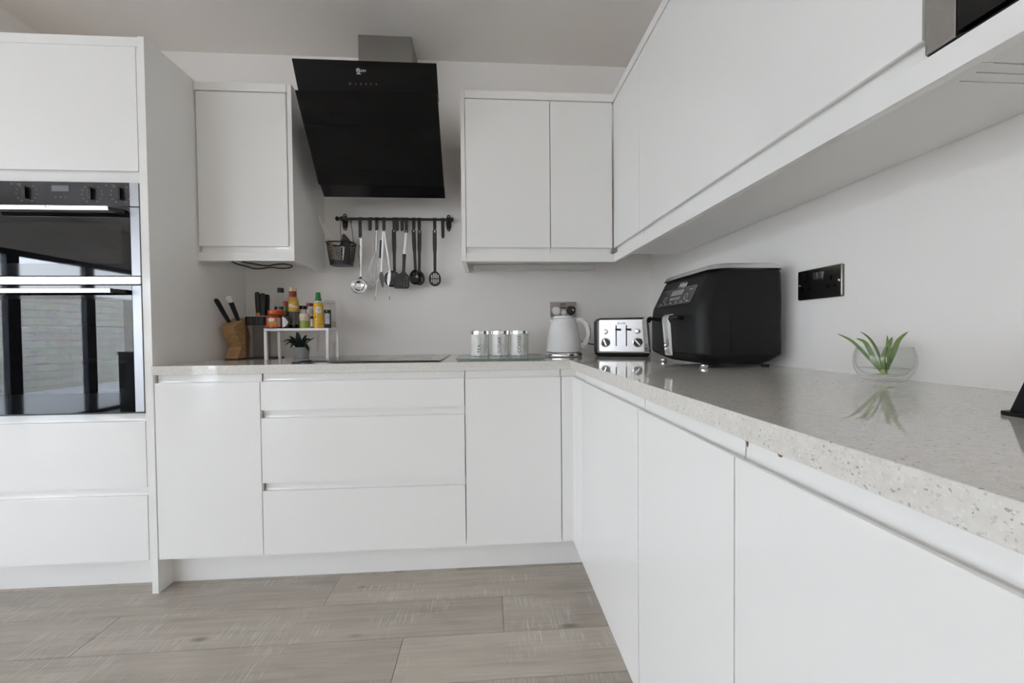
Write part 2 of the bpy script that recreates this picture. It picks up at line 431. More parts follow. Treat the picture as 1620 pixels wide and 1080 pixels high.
# left wall: window (y -2.4..-0.9) and sliding doors (y -5.4..-3.0)
def wall_with_holes(axis, p0, p1, a0, a1, holes):
    b = B()
    def bb(u0, u1, z0, z1):
        if u1 - u0 < 1e-4 or z1 - z0 < 1e-4: return
        if axis == 'x': box(b, p0, p1, u0, u1, z0, z1)
        else: box(b, u0, u1, p0, p1, z0, z1)
    u = a0
    for h0, h1, z0, z1 in sorted(holes):
        bb(u, h0, 0, ZC); bb(h0, h1, 0, z0); bb(h0, h1, z1, ZC); u = h1
    bb(u, a1, 0, ZC)
    return b
LH = [(-7.10, -2.85, 0.0, 1.98), (-2.45, -.70, .0, 1.98)]
RH = [(-6.0, -5.2, .45, 2.4)]
struct(obj('wall_left', wall_with_holes('x', XL - .1, XL, YR, 0, LH), 'wall'))
struct(obj('wall_front', wall_with_holes('y', YR - .1, YR, XL, 0, RH), 'wall'))
def glazing(name, axis, p, u0, u1, z0, z1, n):
    root = struct(bpy.data.objects.new(name, None)); COL.objects.link(root)
    root.location = (p, (u0 + u1) / 2, z0) if axis == 'x' else ((u0 + u1) / 2, p, z0)
    W[root.name] = Matrix.Translation(root.location)
    def bb(b, a0, a1, c0, c1, d):
        if axis == 'x': box(b, p - d, p + d, a0, a1, c0, c1)
        else: box(b, a0, a1, p - d, p + d, c0, c1)
    fr = B(); w = .06
    bb(fr, u0, u1, z0, z0 + .05, .035); bb(fr, u0, u1, z1 - .06, z1, .035)
    for i in range(n + 1):
        c = u0 + (u1 - u0) * i / n
        a0, a1 = max(u0, c - w), min(u1, c + w)
        bb(fr, a0, a1, z0 + .05, z1 - .06, .034)
    obj('frame', fr, 'frame', root, .004)
    for i in range(n):
        a = u0 + (u1 - u0) * i / n + w + .0005; c = u0 + (u1 - u0) * (i + 1) / n - w - .0005
        g = B(); bb(g, a, c, z0 + .0505, z1 - .0605, .003); obj('pane', g, 'pane', root)
    return root
glazing('door_1', 'x', XL - .05, -7.098, -2.852, .001, 1.979, 5)
glazing('door_2', 'x', XL - .05, -2.448, -.702, .001, 1.979, 2)
glazing('window_1', 'y', YR - .05, -5.998, -5.202, .451, 2.399, 1)
# outside, mirrored in the oven glass
tag(obj('patio_deck', bx(-9.6, XL - .11, -12, 2.0, -.10, -.02), 'deck'), 'grey boarded patio deck outside, mirrored in the lower oven glass', 'deck')
tag(obj('garden_wall', bx(-9.9, -9.61, -12, 2.0, -.1, 1.92), 'stone'), 'pale stone block garden wall mirrored in the oven glass', 'garden wall')
tag(obj('shed_door', bx(-9.605, -9.55, -3.75, -2.9, -.015, 1.7), 'shed', bevel=.01), 'dark green door in the stone wall mirrored in the oven', 'door')
tag(obj('bounce_paving', bx(-9.6, 3, -16, -12.01, -.11, -.05), mat('pale_paving', (.45, .43, .40), .9, noise=.4, nscale=9)), 'unseen pale paving added behind the house to bounce daylight', 'paving')  # unseen ground, added as pale paving so it bounces light indoors
bin_ = thing('storage_chest', 'black chest mirrored in the corner of the lower oven glass', 'chest', (-5.2, -4.4, 0))
obj('body', bx(-5.4, -5.0, -4.75, -4.09, 0, .79), 'blkg', bin_, .006)
obj('lid', bx(-5.41, -4.99, -4.76, -4.08, .792, .83), 'blkg', bin_, .006)

# ------------------------------------------------------------------ fitted kitchen
YF = -.606; XF = -.595; YW = -.347; XW = -.332; TH = .022
def jprof(z0, z1, lip, top=True, D=.0175):
    """cross-section (depth, height) of a handleless front with a scooped grip recess"""
    s = 1 if top else -1
    za, zb = (z0, z1) if top else (z1, z0)
    P = [(0, za), (0, lip - s * .0035), (.001, lip - s * .001), (.0035, lip), (.007, lip - s * .0005), (.009, lip - s * .004), (.0098, lip - s * .0075)]
    E = D - .0098
    P += [(.0098 + E * f, lip + s * h) for f, h in ((.2, -.0095), (.45, -.0088), (.7, -.0055), (.9, .0), (1, .008))]
    return P + [(D, zb), (D + .0045, zb), (D + .0045, za)]
def jfront_back(x0, x1, plane, z0, z1, lip, top=True, D=.0175):
    b = B(); prism(b, [(plane + d, z) for d, z in jprof(z0, z1, lip, top, D)], 'x', x0, x1); return b
def jfront_right(y0, y1, plane, z0, z1, lip, top=True):
    b = B(); prism(b, [(plane + d, z) for d, z in jprof(z0, z1, lip, top)], 'y', y0, y1); return b
G = .0016
XT = -2.2375
ZP = .1336; ZU = .8545

# tall oven cabinet
tw = thing('tall_oven_cabinet', 'tall white gloss cabinet housing the built-in double oven', 'cabinet', (-2.56, -.3, 0))
obj('side_panel', bx(-2.2617, -2.2380, YF, -.001, 0, 2.146), 'gloss', tw, .0008)
b = B(); XTL = -2.868
box(b, XTL - .024, XTL - .001, YF, -.001, .1345, 2.146)
obj('side_panel', b, 'gloss', tw, .0008)
b = B()
box(b, XTL, -2.2625, YF + .001, -.001, 2.1075, 2.143)
obj('cornice', b, 'gloss', tw, .0008)
b = B()
box(b, XTL, -2.263, YF + TH + .003, -.001, 1.600, 2.105)
box(b, XTL, -2.263, YF + .037, -.001, .14, .706)
box(b, XTL, -2.263, -.05, -.002, .707, 1.599)
obj('carcass', b, 'carc', tw)
obj('door', jfront_back(XTL + .003, -2.2702, YF, 1.594, 2.1055, 1.6375, False), 'gloss', tw, wn=True)
obj('trim_strip', bx(-2.2695, -2.2625, YF + .002, YF + .02, .135, 2.106), 'gloss', tw)
obj('drawer', jfront_back(XTL + .003, -2.2705, YF, (.4205), .7075, .6775, True, .022), 'gloss', tw, wn=True)
obj('drawer', jfront_back(XTL + .003, -2.2705, YF, .1336, .4175, .3875, True, .022), 'gloss', tw, wn=True)
obj('plinth', bx(-3.128, -2.263, -.530, -.512, .0005, .132), 'gloss', tw, .0008)

# double oven
ov = thing('double_oven', 'built-in black glass double oven with steel handles', 'oven', (-2.568, -.3, .712))
OX0, OX1, OXG = -2.866, -2.2712, -2.3045
box_ = B(); box(box_, OX0 + .01, OX1 - .01, -.56, -.06, 1.507, 1.59); obj('housing', box_, 'enamel', ov)
obj('control_panel', bx(OX0 + .03, OXG, YF - .002, YF + .03, 1.5035, 1.5925), 'panelglass', ov, .001)
for x0, x1 in ((OXG + .0005, OX1), (OX0, OX0 + .0295)):
    obj('steel_trim', bx(x0, x1, YF - .001, YF + .03, 1.5035, 1.5925), 'ovensteel', ov, .0008)
def knob(x, z):
    k = B(); box(k, -.0052, .0052, -.0225, .0225, 0, .011)
    bmesh.ops.rotate(k, verts=k.verts[:], cent=(0, 0, 0), matrix=Matrix.Rotation(PI / 2, 3, 'X'))
    bmesh.ops.translate(k, verts=k.verts[:], vec=(x, YF - .0022, z))
    kn = obj('knob', k, 'blkg', ov, .0016)
    l = B(); box(l, x - .0042, x - .0028, YF - .0136, YF - .0131, z - .019, z + .019); box(l, x + .0028, x + .0042, YF - .0136, YF - .0131, z - .019, z + .019); obj('pointer', l, 'dgrey', kn)
    return kn
KX = (-2.667, -2.4375, -2.334)
for x in KX: knob(x, 1.5485)
obj('display', bx(-2.579, -2.518, YF - .0032, YF - .002, 1.556, 1.578), 'display', ov)
for kx in KX:
    pr = B()
    for i in range(12):
        a = math.radians(-150 + i * 300 / 11); r = .036
        cx, cz = kx + r * math.sin(a), 1.5485 + r * math.cos(a) * .95
        if i in (5, 6): continue
        box(pr, cx - .003, cx + .003, YF - .0026, YF - .002, cz - .001, cz + .001)
    obj('dial_print', pr, 'dimprint', ov, label='pale printed dial symbols')
pr = B()
for cx in (-2.718, -2.385):
    box(pr, cx - .0025, cx + .0025, YF - .0026, YF - .002, 1.579, 1.583)
    box(pr, cx + .018, cx + .032, YF - .0026, YF - .002, 1.580, 1.582)
for i in range(3): px_ = -2.565 + i * .017; box(pr, px_ - .002, px_ + .002, YF - .0026, YF - .002, 1.533, 1.536)
obj('panel_print', pr, 'dimprint', ov, label='pale printed panel symbols')
def emblem(bm, x, z, s, y):
    """round badge holding a letter N on a little foot, beside the letters NEFF"""
    f = lambda u, v, w: (x + u, y - w, z + v)
    plate(bm, ell(0, 0, s, s, 24), [ell(0, 0, s * .8, s * .8, 24)], f, .0004)
    text(bm, 'N', s * 1.5, lambda a, c, d: (x + a, y - .0002 - d, z + c), .0002)
    box(bm, x - s * .9, x + s * .9, y - .0004, y, z - s * 1.45, z - s * 1.2)
    text(bm, 'EFF', s * 1.35, lambda a, c, d: (x + s * 1.5 + a, y - .0002 - d, z - s * .12 + c), .0002, spacing=1.25, align='LEFT', bold=.0002)
def oven_door(z0, z1, hz0, hz1, wz0, wz1):
    d = B()
    dx0, dx1 = OX0 + .03, OXG
    wx0, wx1 = dx0 + .04, OXG - .032
    box(d, dx0, dx1, YF - .002, YF + .012, z0, wz0); box(d, dx0, dx1, YF - .002, YF + .012, wz1, z1)
    box(d, dx0, wx0, YF - .002, YF + .012, wz0, wz1); box(d, wx1, dx1, YF - .002, YF + .012, wz0, wz1)
    dr = obj('oven_door', d, 'black_glass', ov)
    obj('window_glass', bx(wx0, wx1, YF - .002, YF + .004, wz0, wz1), 'ovenglass', dr)
    for x0, x1 in ((OXG + .0005, OX1), (OX0, OX0 + .0295)):
        obj('side_trim', bx(x0, x1, YF - .001, YF + .02, z0, z1), 'ovensteel', dr, .0008)
    h = B(); hx1 = -2.3395; hx0 = OX0 + .07
    prism(h, [(YF - .050, hz0), (YF - .040, hz0 - .001), (YF - .034, hz1 - .004), (YF - .042, hz1), (YF - .052, hz1 - .002)], 'x', hx0, hx1)
    hd = obj('handle', h, 'handle', dr, .0012, label='pale steel bar handle')
    for x in (hx1 - .002, hx0 - .022):
        k = B(); prism(k, [(x, YF - .003), (x + .022 if x > -2.5 else x, YF - .003), (x + .024, YF - .003), (x + .024, YF - .012), (x + .004, YF - .046), (x, YF - .046)], 'z', hz0 + .001, hz1 - .003)
        obj('handle_post', k, 'blkg', dr)
    return dr, hd, hz0, hz1
d1 = oven_door(1.2385, 1.4985, 1.473, 1.490, 1.285, 1.440)
d2 = oven_door(.7145, 1.2015, 1.169, 1.187, .79, 1.150)
lg = B(); emblem(lg, -2.552, 1.4825, .0040, YF - .0525); obj('lettering', lg, 'dgrey', d1[0], label='small printed maker emblem')
obj('divider_strip', bx(OX0, OX1, YF - .003, YF + .02, 1.206, 1.2345), 'handle', ov, .001, label='steel strip between the two oven doors')
obj('base_strip', bx(OX0, OX1, YF, YF + .02, .7085, .7135), 'blk', ov)
obj('gap_strip', bx(OX0, OX1, YF + .002, YF + .02, 1.499, 1.5030), 'blk', ov)
for z0, z1, rk in ((1.25, 1.47, (1.355,)), (.735, 1.185, (1.045, .90))):
    c = B()
    cx0, cx1, cy0, cy1 = OX0 + .035, OXG - .005, YF + .03, -.07
    th = .004
    box(c, cx0, cx1, cy1 - th, cy1, z0, z1); box(c, cx0, cx0 + th, cy0, cy1 - th, z0, z1); box(c, cx1 - th, cx1, cy0, cy1 - th, z0, z1)
    box(c, cx0 + th, cx1 - th, cy0, cy1 - th, z0, z0 + th); box(c, cx0 + th, cx1 - th, cy0, cy1 - th, z1 - th, z1)
    obj('cavity', c, 'enamel', ov)
    for z in rk:
        r = B()
        for yy in (cy0 + .03, cy1 - .05): tube(r, [(cx0 + .006, yy, z), (cx1 - .006, yy, z)], .0026, 6)
        for i in range(14):
            xx = cx0 + .02 + (cx1 - cx0 - .04) * i / 13; tube(r, [(xx, cy0 + .03, z + .003), (xx, cy1 - .05, z + .003)], .0013, 5)
        obj('oven_rack', r, 'chrome', ov)

# base cabinets along the back wall
def base_cab(name, label, x0, x1):
    t = thing(name, label, 'cabinet', ((x0 + x1) / 2, -.3, ZP))
    obj('carcass', bx(x0 + .0005, x1 - .0005, YF + .037, -.012, ZP + .002, ZU - .001), 'carc', t)
    return t
c1 = base_cab('base_cabinet', 'white gloss base cabinet next to the tall oven cabinet', -2.2375 + .0005, -1.8405)
obj('door', jfront_back(-2.2325, -1.8405 - G, YF, ZP, ZU, .8235), 'gloss', c1, wn=True)
c2 = base_cab('drawer_cabinet', 'wide white three-drawer base cabinet beneath the black hob', -1.8400, -1.0395)
for z0, z1, lp in ((.7090, ZU, .8235), (.4205, .7065, .6775), (ZP, .4180, .3875)):
    obj('drawer', jfront_back(-1.8400 + G, -1.0395 - G, YF, z0, z1, lp, True, .022), 'gloss', c2, wn=True)
c3 = base_cab('base_cabinet', 'white gloss base cabinet between the drawer stack and the inside corner', -1.0390, -.6430)
obj('door', jfront_back(-1.0390 + G, -.6430 - G, YF, ZP, ZU, .8235), 'gloss', c3, wn=True)
# corner post
cp = thing('corner_post', 'narrow white corner post where the two cabinet runs meet', 'filler panel', (-.61, -.66, ZP))
b = B(); prism(b, [(-.6425 + G, YF), (XF, YF), (XF, -.759), (XF + .018, -.759), (XF + .018, YF + .018), (-.6425 + G, YF + .018)], 'z', ZP, .8235)
obj('post', b, 'gloss', cp, .0006)
b = B(); prism(b, [(-.6425 + G, YF + .0175), (XF + .0175, YF + .0175), (XF + .0175, -.759), (XF + .022, -.759), (XF + .022, YF + .022), (-.6425 + G, YF + .022)], 'z', .8240, ZU)
obj('grip_rail', b, 'gloss', cp)
# right run
def right_cab(label, y0, y1):
    t = thing('base_cabinet', label, 'cabinet', (-.3, (y0 + y1) / 2, ZP))
    obj('carcass', bx(XF + TH + .002, -.012, y0 + .0005, y1 - .0005, ZP + .002, ZU - .001), 'carc', t)
    obj('door', jfront_right(y0 + G, y1 - G, XF, ZP, ZU, .8235), 'gloss', t, wn=True)
    return t
r1 = right_cab('white gloss base cabinet beside the inside corner, under the toaster end', -1.3145, -.7600)
r2 = right_cab('narrow white base cabinet below the black air fryer', -1.6785, -1.3150)
r3 = right_cab('wide white base cabinet with brown chips under the worktop edge', -2.40, -1.6790)
for cy, cz, sy, sz in ((-1.6822, .8415, .0018, .0045), (-1.6868, .8468, .0026, .0018), (-1.7455, .8452, .0046, .0030)):
    ch = B(); pts = [(cy + sy * math.cos(a) * (1 + .3 * math.sin(3 * a)), cz + sz * math.sin(a)) for a in [2 * PI * i / 9 for i in range(9)]]
    plate(ch, pts, [], lambda u, v, w: (XF + .0174 - w, u, v), .0006)
    obj('chipped_patch', ch, 'chip', r3, label='brown chipped patch on white front')
# plinths
tag(obj('plinth', bx(-2.2375, -.536, -.5325, -.5145, .0005, .132), 'gloss', bevel=.0008), 'white plinth board along the floor under the drawers', 'plinth')
tag(obj('plinth', bx(-.535, -.517, -2.40, -.533, .0005, .132), 'gloss', bevel=.0008), 'white plinth board set back under the cabinets on the air fryer side', 'plinth')
tag(obj('end_panel', bx(XF, -.002, -2.424, -2.401, .0005, ZU - .001), 'gloss', bevel=.0008), 'white end panel closing the cabinet run by the camera', 'end panel')
# worktop
b = B()
prism(b, [(-2.2370, -.0015), (-2.2370, -.6147), (-.6027, -.6147), (-.6027, -2.45), (-.0015, -2.45), (-.0015, -.0015)], 'z', .8552, .8900)
tag(obj('worktop', b, 'quartz', bevel=.0015), 'speckled pale quartz L-shaped worktop running round the corner', 'worktop')
ZT = .8902

# wall cabinets
ZB = 1.344; ZK = 1.3825; LIPW = 1.4095; ZD = 2.0985
def wall_cab_back(name, label, x0, x1, doors):
    t = thing(name, label, 'cabinet', ((x0 + x1) / 2, -.17, ZK))
    obj('carcass', bx(x0, x1, YW + TH + .001, -.002, ZK, ZD + .002), 'carc', t)
    for a, c in doors:
        obj('door', jfront_back(a + G, c - G, YW, ZK, ZD, LIPW, False), 'gloss', t, wn=True)
    return t
wl = wall_cab_back('wall_cabinet', 'single white wall cabinet between tall oven cabinet and black hood', -2.2370, -1.8385, [(-2.2340, -1.8430)])
obj('end_panel', bx(-1.8375, -1.8180, YW - .002, -.001, ZB, 2.1392), 'gloss', wl, .0008)
obj('cornice', bx(-2.2370, -1.838, YW - .004, -.001, 2.1015, 2.1385), 'gloss', wl, .0008)
obj('pelmet', bx(-2.2370, -1.838, YW, YW + .018, ZB, ZK - .0005), 'gloss', wl, .0008)
w1 = wall_cab_back('wall_cabinet', 'white wall cabinet immediately to the right of the black hood', -1.0385, -.6390, [(-1.0385, -.6390)])
obj('end_panel', bx(-1.0590, -1.0390, YW - .002, -.001, ZB, 2.1395), 'gloss', w1, .0008)
w2 = wall_cab_back('wall_cabinet', 'slim white wall cabinet tucked into the inside corner above the kettle', -.6385, -.3400, [(-.6385, -.3385)])
def wall_cab_right(label, y0, y1, vent=False):
    t = thing('wall_cabinet', label, 'cabinet', (-.17, (y0 + y1) / 2, ZK))
    b = B()
    box(b, XW + TH + .001, -.002, y0, y1, ZK + .012, ZD + .002)
    if vent:
        box(b, XW + TH + .001, -.002, -1.655, y1, ZK, ZK + .012)
        prev = -1.655
        for yy in (-1.657, -1.677, -1.6965):
            pass
        edges = [-1.655, -1.6575, -1.6765, -1.6785, y0]
        box(b, XW + TH + .001, -.222, y0, -1.655, ZK, ZK + .012); box(b, -.05, -.002, y0, -1.655, ZK, ZK + .012)
        for a, c in ((-1.6755, -1.6572), (-1.6955, -1.6777)):
            box(b, -.222, -.05, a, c, ZK, ZK + .012)
    else:
        box(b, XW + TH + .001, -.002, y0, y1, ZK, ZK + .012)
    obj('carcass', b, 'carc', t)
    return t
w3 = wall_cab_right('narrow white corner wall cabinet facing the oven side, above the toaster', -.6640, -.3405)
obj('door', jfront_right(-.6640 + G / 2, -.3405 - .006, XW, ZK, ZD, LIPW, False), 'gloss', w3, wn=True)
w4 = wall_cab_right('long white wall cabinet above the air fryer, next to the microwave', -1.6975, -.6645, True)
obj('door', jfront_right(-1.6975 + G, -.6645 - G / 2, XW, ZK, ZD, LIPW, False), 'gloss', w4, wn=True)
mh = thing('microwave_housing', 'white wall cabinet carcass holding the black built-in microwave', 'cabinet', (-.17, -2.0, ZK))
b = B()
box(b, XW + .002, -.002, -2.30, -1.6985, ZK, ZK + .0005)
box(b, XW + .03, -.002, -2.30, -1.6985, ZK + .001, ZK + .012)
box(b, XW + .002, -.002, -2.318, -2.3005, ZK, ZD + .002)
box(b, XW + .002, -.002, -2.30, -1.6985, 1.84, ZD + .002)
box(b, -.02, -.002, -2.30, -1.6985, ZK + .013, 1.839)
obj('carcass', b, 'carc', mh)
mwv = thing('microwave', 'black built-in microwave with a grey steel edge at the top corner', 'microwave', (-.2, -2.0, 1.384))
obj('body', bx(XW + .02, -.06, -2.295, -1.703, 1.396, 1.83), 'dgrey', mwv)
obj('steel_edge', bx(XW - .003, XW + .019, -1.7385, -1.7025, 1.3845, 1.835), M['steel'], mwv, .0008)
obj('door', bx(XW - .002, XW + .019, -2.295, -1.739, 1.390, 1.835), 'black_glass', mwv, .001)
obj('lower_edge', bx(XW, XW + .019, -2.295, -1.7025, 1.3835, 1.3840), 'blk', mwv)
b = B()
prism(b, [(-1.0385, YW - .004), (XW - .004, YW - .004), (XW - .004, -2.318), (XW + .02, -2.318), (XW + .02, YW + .02), (-1.0385, YW + .02)], 'z', 2.1020, 2.1385)
tag(obj('cornice', b, 'gloss', bevel=.0008), 'white cornice strip along the top of the corner wall cabinets', 'cornice')
b = B()
prism(b, [(-1.0385, YW), (XW, YW), (XW, -2.318), (XW + .018, -2.318), (XW + .018, YW + .018), (-1.0385, YW + .018)], 'z', ZB, ZK - .0006)
tag(obj('pelmet', b, 'gloss', bevel=.0008), 'white pelmet strip under the corner wall cabinets', 'pelmet')
lt = thing('under_cabinet_light', 'slim white strip light on the wall below the corner wall cabinets', 'strip light', (-.67, -.03, 1.355))
obj('body', bx(-1.018, -.332, -.056, -.002, 1.3585, 1.3815), 'wplastic', lt, .002)
obj('diffuser', bx(-1.012, -.338, -.052, -.006, 1.3545, 1.358), 'wplastic', lt, .001)
cb = B()
pts = [(-2.215, -.16, 1.380), (-2.205, -.12, 1.369), (-2.19, -.055, 1.366), (-2.165, -.048, 1.358), (-2.12, -.060, 1.3565), (-2.07, -.062, 1.362), (-2.03, -.066, 1.357), (-1.99, -.072, 1.356), (-1.955, -.085, 1.3600), (-1.95, -.10, 1.366), (-1.98, -.11, 1.371), (-2.03, -.10, 1.370), (-2.08, -.085, 1.366), (-2.14, -.10, 1.374), (-2.18, -.13, 1.380)]
def smooth(pts, k=4):
    P = [Vector(p) for p in pts]; out = []
    for i in range(len(P) - 1):
        p0, p1, p2, p3 = P[max(i - 1, 0)], P[i], P[i + 1], P[min(i + 2, len(P) - 1)]
        for j in range(k):
            t = j / k
            out.append(.5 * (2 * p1 + (p2 - p0) * t + (2 * p0 - 5 * p1 + 4 * p2 - p3) * t * t + (3 * p1 - p0 - 3 * p2 + p3) * t ** 3))
    out.append(P[-1]); return out
tube(cb, smooth(pts), .0033, 6)
tag(obj('light_cord', cb, 'blk'), 'loose black cord looped under the single wall cabinet', 'cord')

# ------------------------------------------------------------------ cooker hood
hd = thing('cooker_hood', 'angled black glass cooker hood with steel chimney', 'cooker hood', (-1.44, -.2, 1.68))
HX0, HX1 = -1.7340, -1.1455
obj('chimney', bx(-1.572, -1.308, -.172, -.001, 2.12, ZC - .001), 'hoodsteel', hd, .002)
b = B(); prism(b, [(-.001, 1.79), (-.185, 1.702), (-.245, 1.715), (-.440, 2.00), (-.440, 2.118), (-.001, 2.118)], 'x', HX0 + .012, HX1 - .062)
obj('body', b, 'hood_body', hd, .002)
def slab(y0, z0, y1, z1, t):
    d = Vector((y1 - y0, z1 - z0)).normalized(); n = Vector((d.y, -d.x)) * t     # n points back into the hood
    if n.x < 0: n = -n
    return [(y0, z0), (y1, z1), (y1 + n.x, z1 + n.y), (y0 + n.x, z0 + n.y)]
b = B(); prism(b, slab(-.5215, 2.1400, -.4560, 2.0176, .008), 'x', HX0, HX1)
up = obj('upper_glass', b, 'hood_glass', hd, .0008)
b = B(); prism(b, slab(-.4985, 2.0255, -.2760, 1.7170, .008), 'x', HX0, HX1); obj('lower_glass', b, 'hood_glass', hd, .0008)
b = B(); prism(b, slab(-.2800, 1.7400, -.2150, 1.6810, .014), 'x', HX0 + .0005, HX1 - .0005); obj('bottom_panel', b, 'blkg', hd, .0008)
lg = B()
dv = Vector((0, -.5215 + .4680, 2.14 - 2.04)).normalized(); nv = Vector((0, -dv.z, dv.y))
def onhood(u, v, w): return Vector((-1.4480, -.5052, 2.1095)) + Vector((1, 0, 0)) * u + dv * v + nv * (w + .0003)
plate(lg, ell(-.024, 0, .0085, .0085, 24), [ell(-.024, 0, .0068, .0068, 24)], onhood, .0004)
text(lg, 'N', .013, lambda a, c, d: onhood(-.024 + a, c, d + .0002), .0002, bold=.0004)
plate(lg, [(-.033, -.0125), (-.015, -.0125), (-.017, -.0095), (-.031, -.0095)], [], onhood, .0004)
text(lg, 'EFF', .0105, lambda a, c, d: onhood(-.0125 + a, c - .001, d + .0002), .0002, align='LEFT', spacing=1.45, bold=.0003)
obj('lettering', lg, 'print', up, label='white maker emblem and name')
lg = B()
def onh2(u, v, w): return onhood(u - .006, v - .047, w)
plate(lg, ell(-.060, 0, .004, .004, 16), [ell(-.060, 0, .0028, .0028, 16)], onh2, .0003)
for i, c in enumerate('123PA'):
    text(lg, c, .010, lambda a, k, d, i=i: onh2(-.036 + i * .0215 + a, k, d + .0002), .0002)
obj('touch_symbols', lg, 'dimprint', up, label='row of small grey touch symbols')

# ------------------------------------------------------------------ utensil rail
YB = -.045; ZR = 1.6240
rl = thing('utensil_rail', 'black utensil rail screwed to the wall below the hood', 'rail', (-1.43, -.02, ZR))
b = B(); tube(b, [(-1.728, YB, ZR), (-1.133, YB, ZR)], .0068, 14); obj('bar', b, 'blk', rl)
for x in (-1.7075, -1.149):
    b = B()
    o = [(x + px, 1.617 + pz) for px, pz in [(.009 * math.cos(a), .036 + .009 * math.sin(a)) for a in [PI * i / 8 for i in range(9)]]]
    o += [(x - .014, 1.634), (x - .014, 1.600)] + [(x + .009 * math.cos(a), 1.617 - .036 + .009 * math.sin(a)) for a in [PI + PI * i / 8 for i in range(9)]] + [(x + .014, 1.600), (x + .014, 1.634)]
    plate(b, o, [ell(x, 1.617 + .036, .0042, .0042, 12), ell(x, 1.617 - .036, .0042, .0042, 12)], lambda u, v, w: (u, -.001 - w, v), .006)
    t2 = B(); lathe(t2, [(.013, 0), (.013, .03), (.010, .05)], 0, 0, 20)
    merge(b, t2, Matrix.Translation((x, -.007, ZR)) @ Matrix.Rotation(PI / 2, 4, 'X'))
    obj('bracket', b, 'blk', rl, .001)
for x, s in ((-1.728, -1), (-1.133, 1)):
    b = B(); lathe(b, [(.009, 0), (.012, .002), (.0125, .008), (.009, .014)], 0, 0, 16)
    b2 = B(); merge(b2, b, Matrix.Translation((x + s * .0002, YB, ZR)) @ Matrix.Rotation(s * PI / 2, 4, 'Y')); obj('finial', b2, 'blk', rl)

def hook_mesh(L, wd=.0115, side=False):
    """flat hook: wraps the bar, hangs down, turns up into a J at the front; origin on the bar axis"""
    b = B(); r = .0084; P = []
    for i in range(9):
        a = math.radians(-40 + i * 27); P.append((r * math.cos(a), r * math.sin(a)))
    P = [(y, z) for y, z in P]                       # back side over the top to the front
    P += [(-.0086, -.006), (-.0080, -L + .012)]
    for i in range(7):
        a = math.radians(i * 30); P.append((-.0130 + .0052 * math.cos(a), -L + .006 - .0052 * math.sin(a)))
    P.append((-.0182, -L + .014))
    th = .0016; R = []
    for i, p in enumerate(P):
        a = Vector(P[max(i - 1, 0)]); c = Vector(P[min(i + 1, len(P) - 1)]); d = (c - a).normalized(); n = Vector((-d.y, d.x)) * th / 2
        w2 = wd / 2 * (1.55 if i < 11 else 1)
        R.append([(-w2, p[0] + n.x, p[1] + n.y), (w2, p[0] + n.x, p[1] + n.y), (w2, p[0] - n.x, p[1] - n.y), (-w2, p[0] - n.x, p[1] - n.y)])
    rings(b, R)
    return b
HOOKS = [(-1.6130, .104, 'long black hook on the rail holding the steel ladle'),
         (-1.5610, .066, 'short empty black hook nearest the steel ladle'),
         (-1.5260, .066, 'short black hook holding the balloon whisk'),
         (-1.4885, .066, 'short black hook holding the steel tongs'),
         (-1.4345, .060, 'short black hook holding the round black skimmer'),
         (-1.4185, .066, 'empty black hook just right of the skimmer handle'),
         (-1.3930, .066, 'empty black hook just left of the steel-banded turner'),
         (-1.3700, .060, 'short black hook holding the steel-banded black turner'),
         (-1.3310, .060, 'short black hook holding the front black serving spoon'),
         (-1.3020, .060, 'short black hook holding the rear black serving spoon'),
         (-1.2195, .060, 'short black hook holding the slotted black spoon'),
         (-1.1765, .104, 'long empty black hook at the rail end by the wall cabinet')]
proto = {}
for x, L, lab in HOOKS:
    if L not in proto:
        b = hook_mesh(L); b.transform(Matrix.Translation((x, YB, ZR))); o = obj('hook', b, 'blk', ang=50)
        proto[L] = (o, x)
    else:
        p, px = proto[L]; o = p.copy(); COL.objects.link(o); o.location.x = p.location.x + (x - px)
    if x == -1.1765: o.rotation_euler = (0, 0, 0)
    tag(o, lab, 'hook', 'hooks on the utensil rail')

YU = YB - .0125      # where the hung handles sit
def handle2d(top, bot, w0, w1, mid=None):
    """outline of a flat handle from top to bot in x,z with widths"""
    a, c = Vector(top), Vector(bot); d = (c - a).normalized(); n = Vector((-d.y, d.x))
    return a, c, d, n
def flat_handle(bm, top, bot, prof, y, t, hole=True):
    """prof: list of (fraction, halfwidth)"""
    a, c, d, n = handle2d(top, bot, 0, 0)
    Lh = (c - a).length; Lft = []; Rgt = []
    for f, w in prof:
        p = a + d * (Lh * f); Lft.append(tuple(p + n * w)); Rgt.append(tuple(p - n * w))
    cap = [tuple(a + d * (prof[0][1] * (1 - math.sin(q))) - n * prof[0][1] * math.cos(q)) for q in [PI * i / 6 for i in range(1, 6)]]
    outer = Lft[::-1] + [] + Rgt
    outer = Rgt[::-1] + cap[::1] + Lft if False else Lft + Rgt[::-1]
    holes = []
    if hole:
        hc = a + d * .014
        holes = [[tuple(hc + n * (.0042 * math.cos(q)) + d * (.0075 * math.sin(q))) for q in [2 * PI * i / 12 for i in range(12)]]]
    plate(bm, outer, holes, lambda u, v, w: (u, y - w, v), t)

